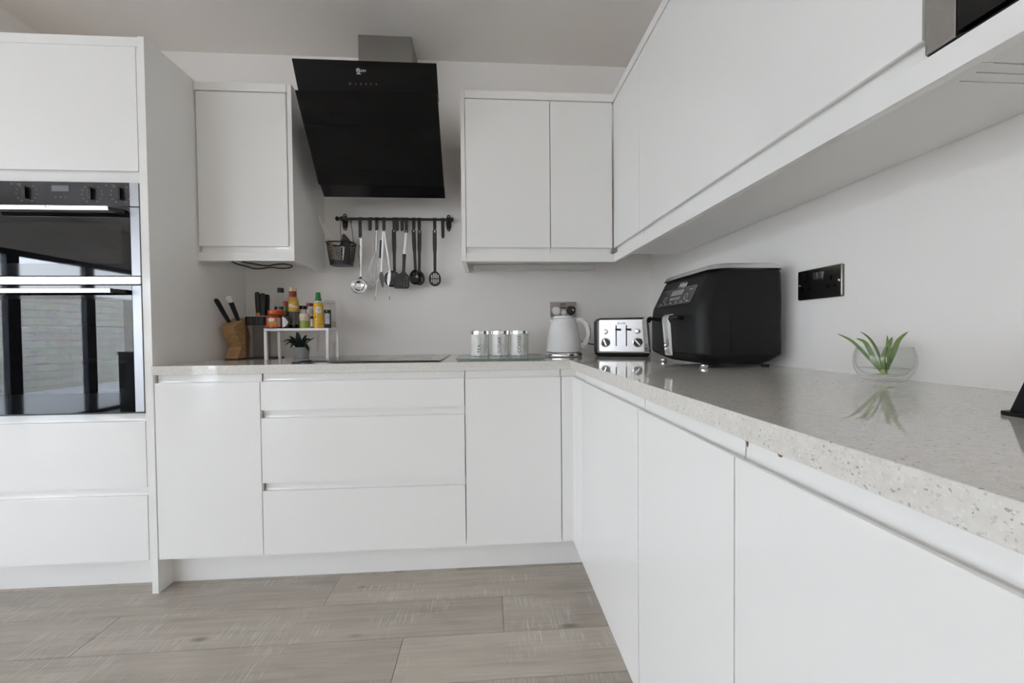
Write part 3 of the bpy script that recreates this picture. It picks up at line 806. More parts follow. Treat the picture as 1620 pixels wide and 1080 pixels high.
# steel ladle
ld = thing('ladle', 'polished steel ladle hanging under the long hook beside the basket', 'ladle', (-1.612, YU, 1.22))
b = B()
tube(b, [(-1.6105, YU, 1.516), (-1.6110, YU, 1.46), (-1.6117, YU, 1.413)], [.0095, .0112, .0105], 16, flat=.5); obj('handle', b, 'bchrome', ld, label='brushed steel handle')
b = B(); tube(b, [(-1.6105, YU, 1.518), (-1.6105, YU, 1.526), (-1.613, YU - .001, 1.533), (-1.616, YU, 1.527), (-1.6115, YU, 1.519)], .0013, 6); obj('loop', b, 'chrome', ld)
b = B(); tube(b, [(-1.6117, YU, 1.412), (-1.6125, YU, 1.36), (-1.6133, YU - .002, 1.312), (-1.614, YU - .010, 1.300)], [.0082, .0062, .0072, .0105], 10, flat=.55); obj('stem', b, 'chrome', ld)
b = B(); R = .043
prof = [(R * math.sin(a), -R * .80 * math.cos(a)) for a in [math.radians(q) for q in range(0, 91, 10)]]
inner = [(r * .965, z + .0012) for r, z in prof][::-1]
t2 = B(); lathe(t2, prof + inner, 0, 0, 32, cap=False)
merge(b, t2, Matrix.Translation((-1.616, YU - .022, 1.2625)) @ Matrix.Rotation(math.radians(8), 4, 'Y') @ Matrix.Rotation(math.radians(74), 4, 'X'))
obj('bowl', b, 'chrome', ld)

# whisk
wk = thing('balloon_whisk', 'steel balloon whisk hanging between the ladle and the tongs', 'whisk', (-1.535, YU, 1.27))
b = B(); tube(b, [(-1.5268, YU, 1.5455), (-1.5285, YU, 1.50), (-1.5309, YU, 1.448)], [.0078, .0086, .0078], 14); obj('handle', b, 'bchrome', wk, label='smooth steel handle')
b = B(); tube(b, [(-1.5268, YU, 1.546), (-1.5262, YU, 1.560), (-1.5235, YU - .003, 1.566), (-1.5225, YU - .004, 1.560), (-1.526, YU, 1.547)], .0012, 6); obj('loop', b, 'chrome', wk)
for k in range(5):
    a = PI * k / 5 + .2; ca, sa = math.cos(a), math.sin(a); P = []
    for i in range(21):
        t = i / 20; s = 1 if t < .5 else -1
        q = PI * t
        wv = .030 * math.sin(2 * q) if False else .031 * (math.sin(q) ** 1.0) * (1 if t < .5 else 1)
        u = math.cos(q)
        rad = .031 * math.copysign(abs(math.sin(PI * min(t, 1 - t) * 1.75)) if min(t, 1 - t) < .5 else 1, 1)
        rad = .031 * math.sin(min(1, min(t, 1 - t) / .38) * PI / 2) if min(t, 1 - t) < .38 else .031 * math.cos((min(t, 1 - t) - .38) / .12 * PI / 2)
        sgn = 1 if t < .5 else -1
        h = min(t, 1 - t) / .5
        zz = -.178 * h if min(t, 1 - t) < .42 else -.178 * (.84 + .16 * math.sin((min(t, 1 - t) - .42) / .08 * PI / 2))
        px, py = sgn * rad * ca, sgn * rad * sa * .45
        P.append((-1.5309 + px + zz * .10, YU + py, 1.449 + zz))
    b = B(); tube(b, P, .0010, 5); obj('wire', b, 'chrome', wk)

# tongs
tg = thing('tongs', 'steel kitchen tongs with spoon-shaped ends on the rail', 'tongs', (-1.487, YU, 1.26))
b = B(); tube(b, [(-1.4925, YU - .002, 1.553), (-1.489, YU - .002, 1.5605), (-1.4850, YU - .002, 1.553)], .004, 10, flat=.6); obj('spring_end', b, 'steel', tg)
b = B(); tube(b, [(-1.4920, YU - .002, 1.553), (-1.4955, YU - .002, 1.47), (-1.5020, YU - .003, 1.36), (-1.5035, YU - .004, 1.335)], [.0058, .0070, .0052, .006], 10, flat=.4); obj('arm', b, 'bchrome', tg)
b = B(); tube(b, [(-1.4850, YU - .002, 1.553), (-1.475, YU - .003, 1.47), (-1.4585, YU - .006, 1.36), (-1.4545, YU - .010, 1.342)], [.0052, .0062, .0052, .007], 10, flat=.4); obj('arm', b, 'bchrome', tg)
b = B(); plate(b, [(-1.5065, 1.338), (-1.4995, 1.338), (-1.4925, 1.320), (-1.4905, 1.285), (-1.4930, 1.262), (-1.4960, 1.254), (-1.5005, 1.258), (-1.5090, 1.280), (-1.5150, 1.310), (-1.5125, 1.328)], [], lambda u, v, w: (u, YU - .003 - w, v), .006)
obj('tip', b, 'dgrey', tg, .0015, label='dark grey tip')
b = B(); plate(b, [(-1.4600, 1.344), (-1.4500, 1.344), (-1.4480, 1.325), (-1.4510, 1.290), (-1.4575, 1.268), (-1.4645, 1.262), (-1.4680, 1.285), (-1.4660, 1.315)], [], lambda u, v, w: (u, YU - .022 - w, v), .005)
obj('tip', b, 'bchrome', tg, .0015, label='bright steel tip')
wt = thing('wire_tongs', 'thin wire tongs with black grips hanging behind the steel tongs', 'tongs', (-1.487, YU + .008, 1.19))
for top, g0, g1, tip in (((-1.4900, 1.548), (-1.5050, 1.509), (-1.5120, 1.414), (-1.5414, 1.190)), ((-1.4870, 1.548), (-1.4800, 1.505), (-1.4720, 1.430), (-1.4647, 1.190))):
    b = B(); tube(b, [(top[0], YU + .006, top[1]), (g0[0], YU + .005, g0[1]), (g1[0], YU + .005, g1[1]), (tip[0], YU + .005, tip[1])], .0016, 6); lgw = obj('leg', b, 'chrome', wt)
    b = B(); tube(b, [(g0[0], YU + .005, g0[1]), (g1[0], YU + .005, g1[1])], .0058, 8, flat=.6); obj('grip', b, 'blk', wt, label='black rubber grip')
    b = B(); tube(b, [(tip[0], YU + .005, tip[1] + .022), (tip[0], YU + .005, tip[1] - .001)], .0019, 8); obj('tip', b, 'dgrey', wt)

HP = [(0, .0050), (.02, .0082), (.06, .0105), (.35, .0110), (.52, .0096), (.56, .0082), (.97, .0076), (1, .0085)]
# round skimmer
sk = thing('skimmer', 'black round skimmer full of small holes', 'skimmer', (-1.44, YU, 1.26))
b = B(); flat_handle(b, (-1.4350, 1.5705), (-1.4350, 1.343), HP, YU, .006); obj('handle', b, 'blk', sk, .0012)
b = B(); hs = []
for i in range(-5, 6):
    for j in range(-5, 6):
        hx, hz = i * .0085 + (j % 2) * .00425, j * .0075
        if hx * hx + hz * hz < .0345 ** 2: hs.append(ell(-1.4475 + hx, 1.3020 + hz, .0023, .0023, 8))
plate(b, ell(-1.4475, 1.3020, .0415, .0435, 36), hs, lambda u, v, w: (u, YU - .0005 - w - .012 * (((u + 1.4475) ** 2 + (v - 1.302) ** 2) / .0018 - 1) * -1, v), .002)
obj('head', b, 'blk', sk)
# slotted turner
tn = thing('slotted_turner', 'black slotted turner with a steel band on its handle', 'turner', (-1.39, YU - .010, 1.25))
b = B(); flat_handle(b, (-1.3680, 1.5705), (-1.3700, 1.5475), [(0, .006), (.2, .0085), (1, .0084)], YU - .002, .007); obj('handle_end', b, 'blk', tn, .001)
b = B(); tube(b, [(-1.3700, YU - .0055, 1.547), (-1.3811, YU - .0075, 1.4335)], [.0090, .0098], 14, flat=.55); obj('steel_band', b, 'handle', tn, label='pale steel handle section')
b = B(); flat_handle(b, (-1.3811, 1.4330), (-1.3856, 1.342), [(0, .0098), (.35, .0085), (1, .0082)], YU - .006, .006, False); obj('shank', b, 'blk', tn, .0012)
b = B(); hs = []
for i in range(5):
    for j in range(5):
        if i + j < 3: continue
        cx, cz = -1.4280 + i * .0145 + j * .0015, 1.2640 + (4 - j) * .0105 - i * .0 + 0
        cx = -1.4225 + i * .0135; cz = 1.262 + j * .0115
        if cz > 1.262 + .0115 * (0.8 + i * .9): continue
        hs.append([(cx - .0036, cz), (cx, cz + .0042), (cx + .0036, cz), (cx, cz - .0042)])
out = [(-1.4340, 1.2520), (-1.4250, 1.2490), (-1.3680, 1.2480), (-1.3590, 1.2510), (-1.3560, 1.2580), (-1.3540, 1.3060), (-1.3580, 1.3180), (-1.3750, 1.3360), (-1.3790, 1.345), (-1.3925, 1.345), (-1.3980, 1.3330), (-1.4280, 1.318), (-1.4350, 1.300), (-1.4385, 1.262)]
plate(b, out, hs, lambda u, v, w: (u, YU - .013 - w - .05 * max(0, 1.34 - v) * .25, v), .0022)
obj('blade', b, 'blk', tn)
# serving spoons
def spoon(label, top, neck, cx, cz, rx, rz, y, slots=None, name='serving_spoon'):
    t = thing(name, label, 'spoon', (cx, y, cz - rz))
    b = B(); flat_handle(b, top, neck, HP, y, .006); obj('handle', b, 'blk', t, .0012)
    b = B()
    out = []
    for i in range(36):
        a = 2 * PI * i / 36; ww = 1 - .12 * math.sin(a)
        out.append((cx + rx * math.cos(a) * ww, cz + rz * math.sin(a)))
    if slots: plate(b, out, slots, lambda u, v, w: (u, y - .001 - w - .006 * (1 - min(1, ((u - cx) / rx) ** 2 + ((v - cz) / rz) ** 2)) * -1 * 0, v), .0030)
    else:
        R = []
        for f, dy in ((1, 0), (.985, .0025), (.9, .001), (.7, -.0045), (.4, -.009), (.01, -.0105)):
            R.append([(cx + (u - cx) * f, y - .009 - dy, cz + (v - cz) * f) for u, v in out])
        for f, dy in ((.4, -.0105), (.7, -.006), (.93, -.0005), (1, 0)):
            R.append([(cx + (u - cx) * f, y - .0075 - dy, cz + (v - cz) * f) for u, v in out])
        rings(b, R, cap=False)
    obj('bowl', b, 'blkg' if not slots else 'blk', t)
    return t
spoon('black serving spoon hanging in front of its slotted twin', (-1.3310, 1.5705), (-1.3235, 1.346), -1.3260, 1.3100, .0295, .0405, YU - .003)
sl2 = [[(-1.2930 + u, 1.300 + v) for u, v in [(-.002, -.012), (.002, -.010), (.0026, .010), (-.0012, .012)]]]
spoon('black single-slot spoon half hidden behind the plain serving spoon', (-1.3015, 1.5705), (-1.3055, 1.346), -1.3060, 1.3080, .0285, .0395, YU + .009, sl2)
ss = []
for i in range(4):
    cx = -1.2213 - .0165 + i * .0110; hh = (.021, .029, .029, .021)[i]
    for z0, z1 in ((1.3030 + .0022, 1.3030 + hh), (1.3030 - hh + .001, 1.3030 - .0022)):
        ss.append([(cx - .0037, z0), (cx + .0037, z0), (cx + .0034, z1), (cx - .0034, z1)])
spoon('black slotted spoon hanging alone near the rail end', (-1.2195, 1.5705), (-1.2205, 1.342), -1.2213, 1.3030, .0325, .0410, YU, ss, 'slotted_spoon')

# basket
bk = thing('wire_basket', 'black mesh utensil basket hanging from the rail', 'basket', (-1.685, -.075, 1.365))
BCX, BCY = -1.6995, -.0885
def bring(t):    # t 0 bottom, 1 top
    rx = .0550 + .0145 * t; ry = .042 + .011 * t; z = 1.374 + t * (1.4815 - 1.374)
    return BCX - .0005 * t, BCY, rx, ry, z
def bpt(a, t):
    cx, cy, rx, ry, z = bring(t); e = .62
    c, s = math.cos(a), math.sin(a)
    return (cx + rx * math.copysign(abs(c) ** e, c), cy + ry * math.copysign(abs(s) ** e, s), z)
b = B(); tube(b, [bpt(2 * PI * i / 40, 1) for i in range(40)], .0036, 8, True); obj('rim', b, 'blk', bk)
b = B()
rings(b, [[bpt(2 * PI * i / 40, t) for i in range(40)] for t in (-.07, .0, .13)], cap=False)
rings(b, [[bpt(2 * PI * i / 40, -.07) for i in range(40)], [(BCX + (p[0] - BCX) * .02, BCY + (p[1] - BCY) * .02, p[2]) for p in [bpt(2 * PI * i / 40, -.07) for i in range(40)]]], cap=False)
obj('base', b, 'blk', bk)
b = B(); NW = 44
for k in range(NW):
    for s in (1, -1):
        a0 = 2 * PI * k / NW
        tube(b, [bpt(a0 + s * .75 * q / 6, .12 + .87 * q / 6) for q in range(7)], .00065, 4)
o = obj('mesh_side', b, 'blk', bk)
b = B()
for x0, x1 in ((-1.7140, -1.7160), (-1.6610, -1.6480)):
    tube(b, [(x0, YB + .004, ZR + .008), (x0, YB - .008, ZR + .004), (x0, YB - .008, ZR - .01), (x0 + (x1 - x0) * .5, -.055, 1.555), (x1, BCY + (.045 if x0 < -1.7 else .035), 1.484)], .0017, 6)
tube(b, [(-1.714, YB + .004, ZR + .0085), (-1.7139, YB + .009, ZR), (-1.714, YB + .006, ZR - .012), (-1.661, YB + .006, ZR - .012), (-1.661, YB + .009, ZR), (-1.661, YB + .004, ZR + .0085)], .0017, 6)
obj('hanger', b, 'blk', bk)
sp = thing('spatula', 'pale spatula with wooden shaft leaning out of the mesh basket', 'spatula', (-1.735, -.098, 1.372))
a, c = Vector((-1.7170, -.093, 1.3735)), Vector((-1.7560, -.105, 1.500))
b = B(); tube(b, [tuple(a), tuple(c)], [.006, .0065], 10, flat=.7); obj('shaft', b, 'beech', sp, label='wooden shaft')
b = B(); plate(b, [(-1.7430, 1.488), (-1.7665, 1.498), (-1.7830, 1.545), (-1.8010, 1.590), (-1.8070, 1.615), (-1.8020, 1.622), (-1.7940, 1.618), (-1.7800, 1.585), (-1.7600, 1.540), (-1.7330, 1.510), (-1.7240, 1.498), (-1.7330, 1.490)], [], lambda u, v, w: (u, -.112 - w, v), .005)
obj('blade', b, 'silicone', sp, .0018, label='pale silicone blade')
bt = thing('kitchen_scissors', 'black-handled kitchen tool standing in the mesh basket', 'kitchen tool', (-1.68, -.085, 1.372))
b = B(); plate(b, [(-1.7020, 1.3735), (-1.6560, 1.3735), (-1.6580, 1.478), (-1.6470, 1.487), (-1.6640, 1.510), (-1.6800, 1.530), (-1.6900, 1.534), (-1.6960, 1.526), (-1.6975, 1.505), (-1.7060, 1.500), (-1.7060, 1.470), (-1.7010, 1.460)], [], lambda u, v, w: (u, -.078 - w, v), .012)
obj('handle', b, 'blk', bt, .003)
b = B(); plate(b, [(-1.6960, 1.390), (-1.6910, 1.390), (-1.6830, 1.462), (-1.6910, 1.468), (-1.7040, 1.466), (-1.7040, 1.461), (-1.6920, 1.460)], [], lambda u, v, w: (u, -.0905 - w, v), .0015)
obj('blade', b, 'steel', bt, label='grey steel strip')

# ------------------------------------------------------------------ sockets
def socket(label, loc, rotz, rocker='dgrey', plate_m='satin'):
    t = thing('double_socket', label, 'socket', loc, rotz)
    b = B(); rings(b, [[(x, -.0005, z) for x, z in rrect(-.0745, .0745, -.0435, .0435, .004)], [(x, -.0065, z) for x, z in rrect(-.0745, .0745, -.0435, .0435, .004)], [(x, -.0085, z) for x, z in rrect(-.0725, .0725, -.0415, .0415, .004)]])
    obj('plate', b, plate_m, t, local=True)
    for x in (-.0085, .0085):
        b = B(); prism(b, [(-.0088, -.0110), (-.0120, .0110), (-.0088, .0115)], 'x', x - .0065, x + .0065)
        bmesh.ops.translate(b, verts=b.verts[:], vec=(0, 0, .020))
        f = B(); box(f, x - .0076, x + .0076, -.0092, -.0086, .007, .034); obj('rocker_surround', f, 'blkg', t, local=True)
        obj('rocker_switch', b, rocker, t, .0006, local=True)
    for cx in (-.043, .043):
        b = B()
        box(b, cx - .004, cx + .004, -.0089, -.0082, .004, .016); box(b, cx - .015, cx - .006, -.0089, -.0082, -.016, -.008); box(b, cx + .006, cx + .015, -.0089, -.0082, -.016, -.008)
        obj('pin_slots', b, 'hood_glass', t, local=True)
    for cx in (-.0665, .0665):
        b = B(); lathe(b, [(.0036, 0), (.0036, .0012), (.002, .002)], 0, 0, 14)
        b2 = B(); merge(b2, b, Matrix.Translation((cx, -.0086, 0)) @ Matrix.Rotation(PI / 2, 4, 'X')); obj('screw', b2, 'chrome', t, local=True)
    return t
socket('black nickel double socket on the wall beside the air fryer', (0, -1.1565, 1.1375), -PI / 2, 'chrome', 'nickel')
socket('satin nickel double socket behind the white kettle, plugs in it', (-.5135, 0, 1.1360), 0, 'satin', 'satin')
def plug(label, x, z, r, m, depth, lead=None):
    t = thing('plug', label, 'plug', (x, -.0092, z))
    b = B()
    pts = [(x + u * r, z + v * r) for u, v in [(-.62, 1), (.62, 1), (.98, .55), (1, -.2), (.72, -.85), (.25, -1.05), (-.25, -1.05), (-.72, -.85), (-1, -.2), (-.98, .55)]]
    rings(b, [[(px, -.0092, pz) for px, pz in pts], [(px, -.0092 - depth * .8, pz) for px, pz in pts], [(x + (px - x) * .85, -.0092 - depth, z + (pz - z) * .85) for px, pz in pts]])
    obj('body', b, m, t, .002)
    b = B(); q = smooth([(x, -.0092 - depth * .5, z - r * 1.05), (x, -.0092 - depth * .5, z - r * 1.5)] + (lead or [(x + .002, -.012 - depth * .4, z - r * 1.5 - .05), (x + .004, -.015, .96), (x + .01, -.03, .8945), (x + .02, -.12, .8935)]), 4); tube(b, q, [.005, .0045, .004, .0035] + [.0032] * (len(q) - 4), 8); obj('cable', b, m, t)
    return t
plug('white three-pin plug in the socket behind the kettle', -.5560, 1.1280, .0225, 'wplastic', .03)
b = B(); lathe(b, [(.0136, 0), (.0145, .004), (.0145, .02), (.011, .026), (.004, .028)], 0, 0, 20)
b2 = B(); merge(b2, b, Matrix.Translation((-.5140, -.0130, 1.1190)) @ Matrix.Rotation(PI / 2, 4, 'X'))
tube(b2, [(-.514, -.022, 1.108), (-.514, -.022, 1.096)], [.008, .005], 10)
tag(obj('round_adapter', b2, 'wplastic'), 'small round white adapter between the two plugs', 'adapter')
pb = plug('black three-pin plug in the socket behind the kettle', -.4715, 1.1300, .0235, 'blkg', .03, [(-.4700, -.030, 1.03), (-.4550, -.040, .985), (-.4250, -.050, .958), (-.3850, -.062, .944), (-.3500, -.070, .939), (-.3200, -.080, .936)])
b = B(); lathe(b, [(.0052, 0), (.0052, .001)], 0, 0, 16)
b2 = B(); merge(b2, b, Matrix.Translation((-.4640, -.0394, 1.1320)) @ Matrix.Rotation(PI / 2, 4, 'X')); obj('sticker', b2, 'white', pb, label='small white round sticker')

# ------------------------------------------------------------------ on the worktop
# hob
hb = thing('induction_hob', 'flat black glass induction hob set on the worktop', 'hob', (-1.44, -.315, ZT))
b = B(); rings(b, [[(x, y, ZT) for x, y in rrect(-1.7375, -1.1415, -.572, -.055, .006)], [(x, y, ZT + .0040) for x, y in rrect(-1.7375, -1.1415, -.572, -.055, .006)], [(x, y, ZT + .0052) for x, y in rrect(-1.7360, -1.1430, -.5705, -.0565, .006)]])
gl = obj('glass_top', b, 'hob', hb)
for cx, cy, r in ((-1.59, -.19, .095), (-1.29, -.19, .075), (-1.59, -.42, .075), (-1.29, -.42, .095)):
    zr = B(); plate(zr, ell(cx, cy, r, r, 48), [ell(cx, cy, r - .0012, r - .0012, 48)], lambda u, v, w: (u, v, ZT + .00525 + w), .0001)
    obj('cooking_zone', zr, 'dimprint', gl, label='thin grey cooking zone ring')
zr = B()
for i in range(9): box(zr, -1.56 + i * .03, -1.548 + i * .03, -.555, -.553, ZT + .00525, ZT + .00535)
obj('touch_controls', zr, 'dimprint', gl)

# glass board and canisters
gb = thing('glass_chopping_board', 'pale green glass chopping board under the three canisters', 'chopping board', (-.882, -.41, ZT))
b = B()
BX0, BX1, BY0, BY1, ZG = -1.0765, -.6905, -.566, -.262, ZT + .0045
box(b, BX0 + .002, BX1 - .002, BY0 + .002, BY1 - .002, ZG + .0008, ZG + .0042); obj('glass_sheet', b, 'board', gb)
b = B(); plate(b, rrect(BX0, BX1, BY0, BY1, .008), [rrect(BX0 + .0021, BX1 - .0021, BY0 + .0021, BY1 - .0021, .006)], lambda u, v, w: (u, v, ZG + w), .005); obj('edge', b, 'boardedge', gb, label='darker green polished edge')
for x in (BX0 + .03, BX1 - .03):
    for y in (BY0 + .03, BY1 - .03):
        b = B(); lathe(b, [(.007, ZT), (.007, ZG)], x, y, 14); obj('foot', b, 'clear', gb)
ZCAN = ZG + .0045
def canister(word, x, label, first=None, y=-.335):
    r, h = .0440, .1010
    t = thing('canister', label, 'canister', (x, y, ZCAN), 0, 'marble canisters on the glass board')
    if first:
        for ch_ in first.children:
            if ch_.name.startswith('lettering'): continue
            c = ch_.copy(); COL.objects.link(c); c.parent = t
    else:
        b = B(); lathe(b, [(r - .002, ZCAN), (r, ZCAN + .002), (r, ZCAN + h)], x, y, 40); obj('body', b, 'marble', t)
        b = B(); lathe(b, [(r + .0008, ZCAN + h + .0004), (r + .0016, ZCAN + h + .001), (r + .0016, ZCAN + h + .016), (r, ZCAN + h + .0175)], x, y, 40); obj('lid', b, 'chrome', t, label='shiny steel lid')
    b = B()
    def wrap(a, c, d):     # letters run up the side
        ang = -c / r - .06; rr = r + .0004 + d
        return (x + rr * math.sin(ang), y - rr * math.cos(ang), ZCAN + .014 + a)
    text(b, word, .023, wrap, .0002, align='LEFT', spacing=1.05)
    obj('lettering', b, 'ink', t, label='grey capital lettering running upwards')
    return t
cT = canister('TEA', -.9785, 'marble print TEA canister with steel lid')
canister('SUGAR', -.8845, 'marble print SUGAR canister with steel lid, the middle one', cT)
canister('COFFEE', -.7920, 'marble print COFFEE canister with steel lid, next to the kettle', cT)

# kettle
KXc, KYc = -.5740, -.315
kt = thing('kettle', 'white ribbed kettle with a chrome base, in front of the socket', 'kettle', (KXc, KYc, ZT))
def krad(z):    # body radius by height
    t = (z - .915) / (1.068 - .915)
    return .0835 - .0030 * t - .0215 * t ** 2
b = B(); P = [(.05, .9125), (krad(.915) - .002, .9130)]
nr = 15
for i in range(nr):
    z0 = .915 + (1.068 - .915) * i / nr; dz = (1.068 - .915) / nr
    rb = krad(z0 + dz / 2)
    P += [(krad(z0 + .08 * dz) - .0010, z0 + .04 * dz), (rb + .0004, z0 + .3 * dz), (rb + .0004, z0 + .7 * dz), (krad(z0 + dz) - .0010, z0 + .96 * dz)]
P += [(.0560, 1.0705), (.0490, 1.0745), (.0440, 1.0750)]
lathe(b, P, KXc, KYc, 48); obj('body', b, 'ceramic', kt, ang=60)
b = B(); lathe(b, [(.0460, 1.0752), (.0480, 1.0760), (.0480, 1.0840), (.0440, 1.0865), (.012, 1.0885)], KXc, KYc, 40); ldk = obj('lid', b, 'ceramic', kt)
b = B(); lathe(b, [(.080, ZT + .0015), (.0895, ZT + .002), (.0905, ZT + .008), (.0890, ZT + .0155), (.0850, ZT + .0200), (.07, ZT + .0215)], KXc, KYc, 48); obj('base', b, 'chrome', kt, label='chrome base ring')
b = B(); lathe(b, [(.078, ZT), (.078, ZT + .0014)], KXc, KYc, 40); obj('foot', b, 'blk', kt)
b = B()       # spout to the left, slightly to the camera
d = Vector((-.97, -.24, 0)); s = Vector((.24, -.97, 0)); R = []
for f, w, z0, z1 in ((.034, .030, 1.010, 1.066), (.054, .022, 1.030, 1.067), (.065, .012, 1.050, 1.0675), (.070, .005, 1.058, 1.068)):
    c = Vector((KXc, KYc, 0)) + d * f
    R.append([tuple(c + s * w + Vector((0, 0, z1))), tuple(c + s * w * .8 + Vector((0, 0, (z0 + z1) / 2))), tuple(c + Vector((0, 0, z0))), tuple(c - s * w * .8 + Vector((0, 0, (z0 + z1) / 2))), tuple(c - s * w + Vector((0, 0, z1)))])
rings(b, R); obj('spout', b, 'ceramic', kt, .002)
hdv = Vector((.985, -.17, 0)).normalized()
def kh(r, z): return tuple(Vector((KXc, KYc, 0)) + hdv * r + Vector((0, 0, z)))
b = B(); tube(b, smooth([kh(.055, 1.058), kh(.078, 1.0605), kh(.096, 1.053), kh(.111, 1.034), kh(.1175, 1.006), kh(.115, .982), kh(.105, .962), kh(.091, .949), kh(.081, .944)], 4), .0080, 12, flat=1.1); kh_ = obj('handle', b, 'ceramic', kt)
b = B(); tube(b, smooth([kh(.066, 1.0682), kh(.082, 1.0695), kh(.101, 1.062), kh(.119, 1.040), kh(.1260, 1.008), kh(.1225, .978), kh(.112, .956), kh(.096, .942)], 4), .0042, 10, flat=1.7); obj('handle_trim', b, 'chrome', kt, label='chrome strip on the outside of the handle')
b = B(); tube(b, [kh(.0600, 1.064), kh(.0745, 1.01), kh(.0815, .945), kh(.0855, .918)], .0055, 8); obj('spine', b, 'ceramic', kt)
b = B(); tube(b, [kh(.082, .9345), kh(.100, .9325), kh(.112, .931)], [.004, .0045, .003], 8); obj('switch_lever', b, 'chrome', kt)
# toaster (built around its own axes, turned towards the room)
ts = thing('toaster', 'four-slice steel toaster with two black dials beside the air fryer', 'toaster', (-.268, -.285, ZT), math.radians(-23))
TW, TD = .130, .108
b = B(); R = []
for z, k in ((.016, .004), (.020, 0), (.150, 0), (.165, .002), (.176, .007), (.183, .018), (.1845, .028)):
    R.append([(x, y, z) for x, y in rrect(-TW + k, TW - k, -TD + k * .8, TD - k, .030 - min(k, .012))])
rings(b, R); tb = obj('body', b, 'dgrey', ts, local=True)
b = B(); rings(b, [[(x, y, z) for x, y in rrect(-TW + k, TW - k, -TD + k, TD - k, .026)] for z, k in ((.003, .010), (.008, .002), (.0155, .000))]); obj('base', b, 'blk', ts, local=True)
for x in (-.11, .11):
    for y in (-.08, .08):
        f = B(); lathe(f, [(.010, 0), (.010, .0028)], x, y, 12); obj('foot', f, 'blk', ts, local=True)
b = B(); rings(b, [[(x, y, z) for x, z in rrect(-.103, .103, .024, .174, .006)] for y in (-TD - .0004, -TD - .0034)])
fp = obj('front_plate', b, 'toasterfront', ts, .0008, local=True, label='polished steel front')
for s in (-1, 1):   # vertical corners; one gets brighter metal, its bright reflection put into the material
    b = B(); rr = []
    for z in (.020, .168):
        o_ = [(s * (TW - .029 + .0312 * math.sin(a)), -TD + .029 - .0312 * math.cos(a)) for a in [math.radians(q) for q in range(0, 81, 10)]]
        i_ = [(s * (TW - .029 + .0295 * math.sin(a)), -TD + .029 - .0295 * math.cos(a)) for a in [math.radians(q) for q in range(80, -1, -10)]]
        rr.append([(x, y, z) for x, y in o_ + i_])
    rings(b, rr); obj('corner_trim', b, 'handle' if s > 0 else 'dgrey', ts, local=True)
b = B(); rings(b, [[(x, y, z) for y, z in ((-TD - .0040, .0175), (-TD - .0055, .021), (-TD - .0040, .0245), (-TD, .0245), (-TD, .0175))] for x in (-.108, .108)]); obj('lower_trim', b, 'chrome', ts, local=True)
for x in (-.0235, .0235):
    b = B(); box(b, x - .0026, x + .0026, -TD - .0042, -TD - .0032, .049, .148); obj('lever_slot', b, 'gapd', ts, local=True)
    b = B(); tube(b, [(x, -TD - .0045, .128), (x, -TD - .012, .128)], .003, 8); tube(b, [(x - .003, -TD - .016, .128), (x + .022, -TD - .016, .1265)], [.0055, .0065], 10, flat=.8); obj('lever', b, 'blkg', ts, local=True)
for x in (-.0735, .0735):
    b = B(); t2 = B(); lathe(t2, [(.0125, 0), (.0125, .005), (.0105, .0085), (.004, .0095)], 0, 0, 24); merge(b, t2, Matrix.Translation((x, -TD - .0036, .118)) @ Matrix.Rotation(PI / 2, 4, 'X')); obj('button', b, 'chrome', ts, local=True)
    b = B(); t2 = B(); lathe(t2, [(.0225, 0), (.0225, .004), (.0190, .006)], 0, 0, 32); merge(b, t2, Matrix.Translation((x, -TD - .0036, .066)) @ Matrix.Rotation(PI / 2, 4, 'X')); dl = obj('dial_ring', b, 'chrome', ts, local=True)
    b = B(); t2 = B(); lathe(t2, [(.0182, .006), (.0182, .011), (.0172, .012)], 0, 0, 32); merge(b, t2, Matrix.Translation((x, -TD - .0036, .066)) @ Matrix.Rotation(PI / 2, 4, 'X')); obj('dial', b, 'blkg', ts, local=True, label='black dial')
    b = B(); t2 = B(); box(t2, -.0035, .0035, -.0165, .0165, .0121, .0185); merge(b, t2, Matrix.Translation((x, -TD - .0036, .066)) @ Matrix.Rotation(PI / 2, 4, 'X') @ Matrix.Rotation(math.radians(-22 if x < 0 else -42) * -1, 4, 'Z')); obj('pointer', b, 'chrome', ts, .001, local=True)
for x in (-.066, -.026, .026, .066):
    b = B(); box(b, x - .010, x + .010, -.075, .075, .1840, .1850); obj('bread_slot', b, 'gapd', ts, local=True)
b = B(); text(b, 'Breville', .0125, lambda a, c, d: (a, -TD - .0036 - d, .157 + c), .0003, shear=.2, bold=.0002); obj('lettering', b, 'dgrey', fp, local=True, label='small grey maker name')

# air fryer
af = thing('air_fryer', 'large black twin-drawer air fryer standing against the wall', 'air fryer', (-.17, -.885, ZT))
AX0, AX1, AY0, AY1 = -.310, -.036, -1.072, -.700
def aring(z, fx, k, rr=.045):
    # outline with the two front corners (low x) rounded more than the rear ones
    P = []
    x0, x1, y0, y1 = fx, AX1 - k, AY0 + k, AY1 - k
    for cx, cy, a0, r in ((x1 - .03, y1 - .03, 0, .03), (x0 + rr, y1 - rr, 90, rr), (x0 + rr, y0 + rr, 180, rr), (x1 - .03, y0 + .03, 270, .03)):
        for i in range(8):
            a = math.radians(a0 + 90 * i / 7); P.append((cx + r * math.cos(a), cy + r * math.sin(a), z))
    return P
b = B(); rings(b, [aring(ZT + .010, -.250, .040), aring(ZT + .020, -.272, .022), aring(ZT + .040, -.3080, .0015), aring(ZT + .044, -.310, 0), aring(1.062, -.310, 0), aring(1.088, -.306, 0), aring(1.096, -.303, 0), aring(1.182, -.262, .002, .05), aring(1.190, -.256, .004, .05)])
obj('body', b, 'blkm', af, ang=40)
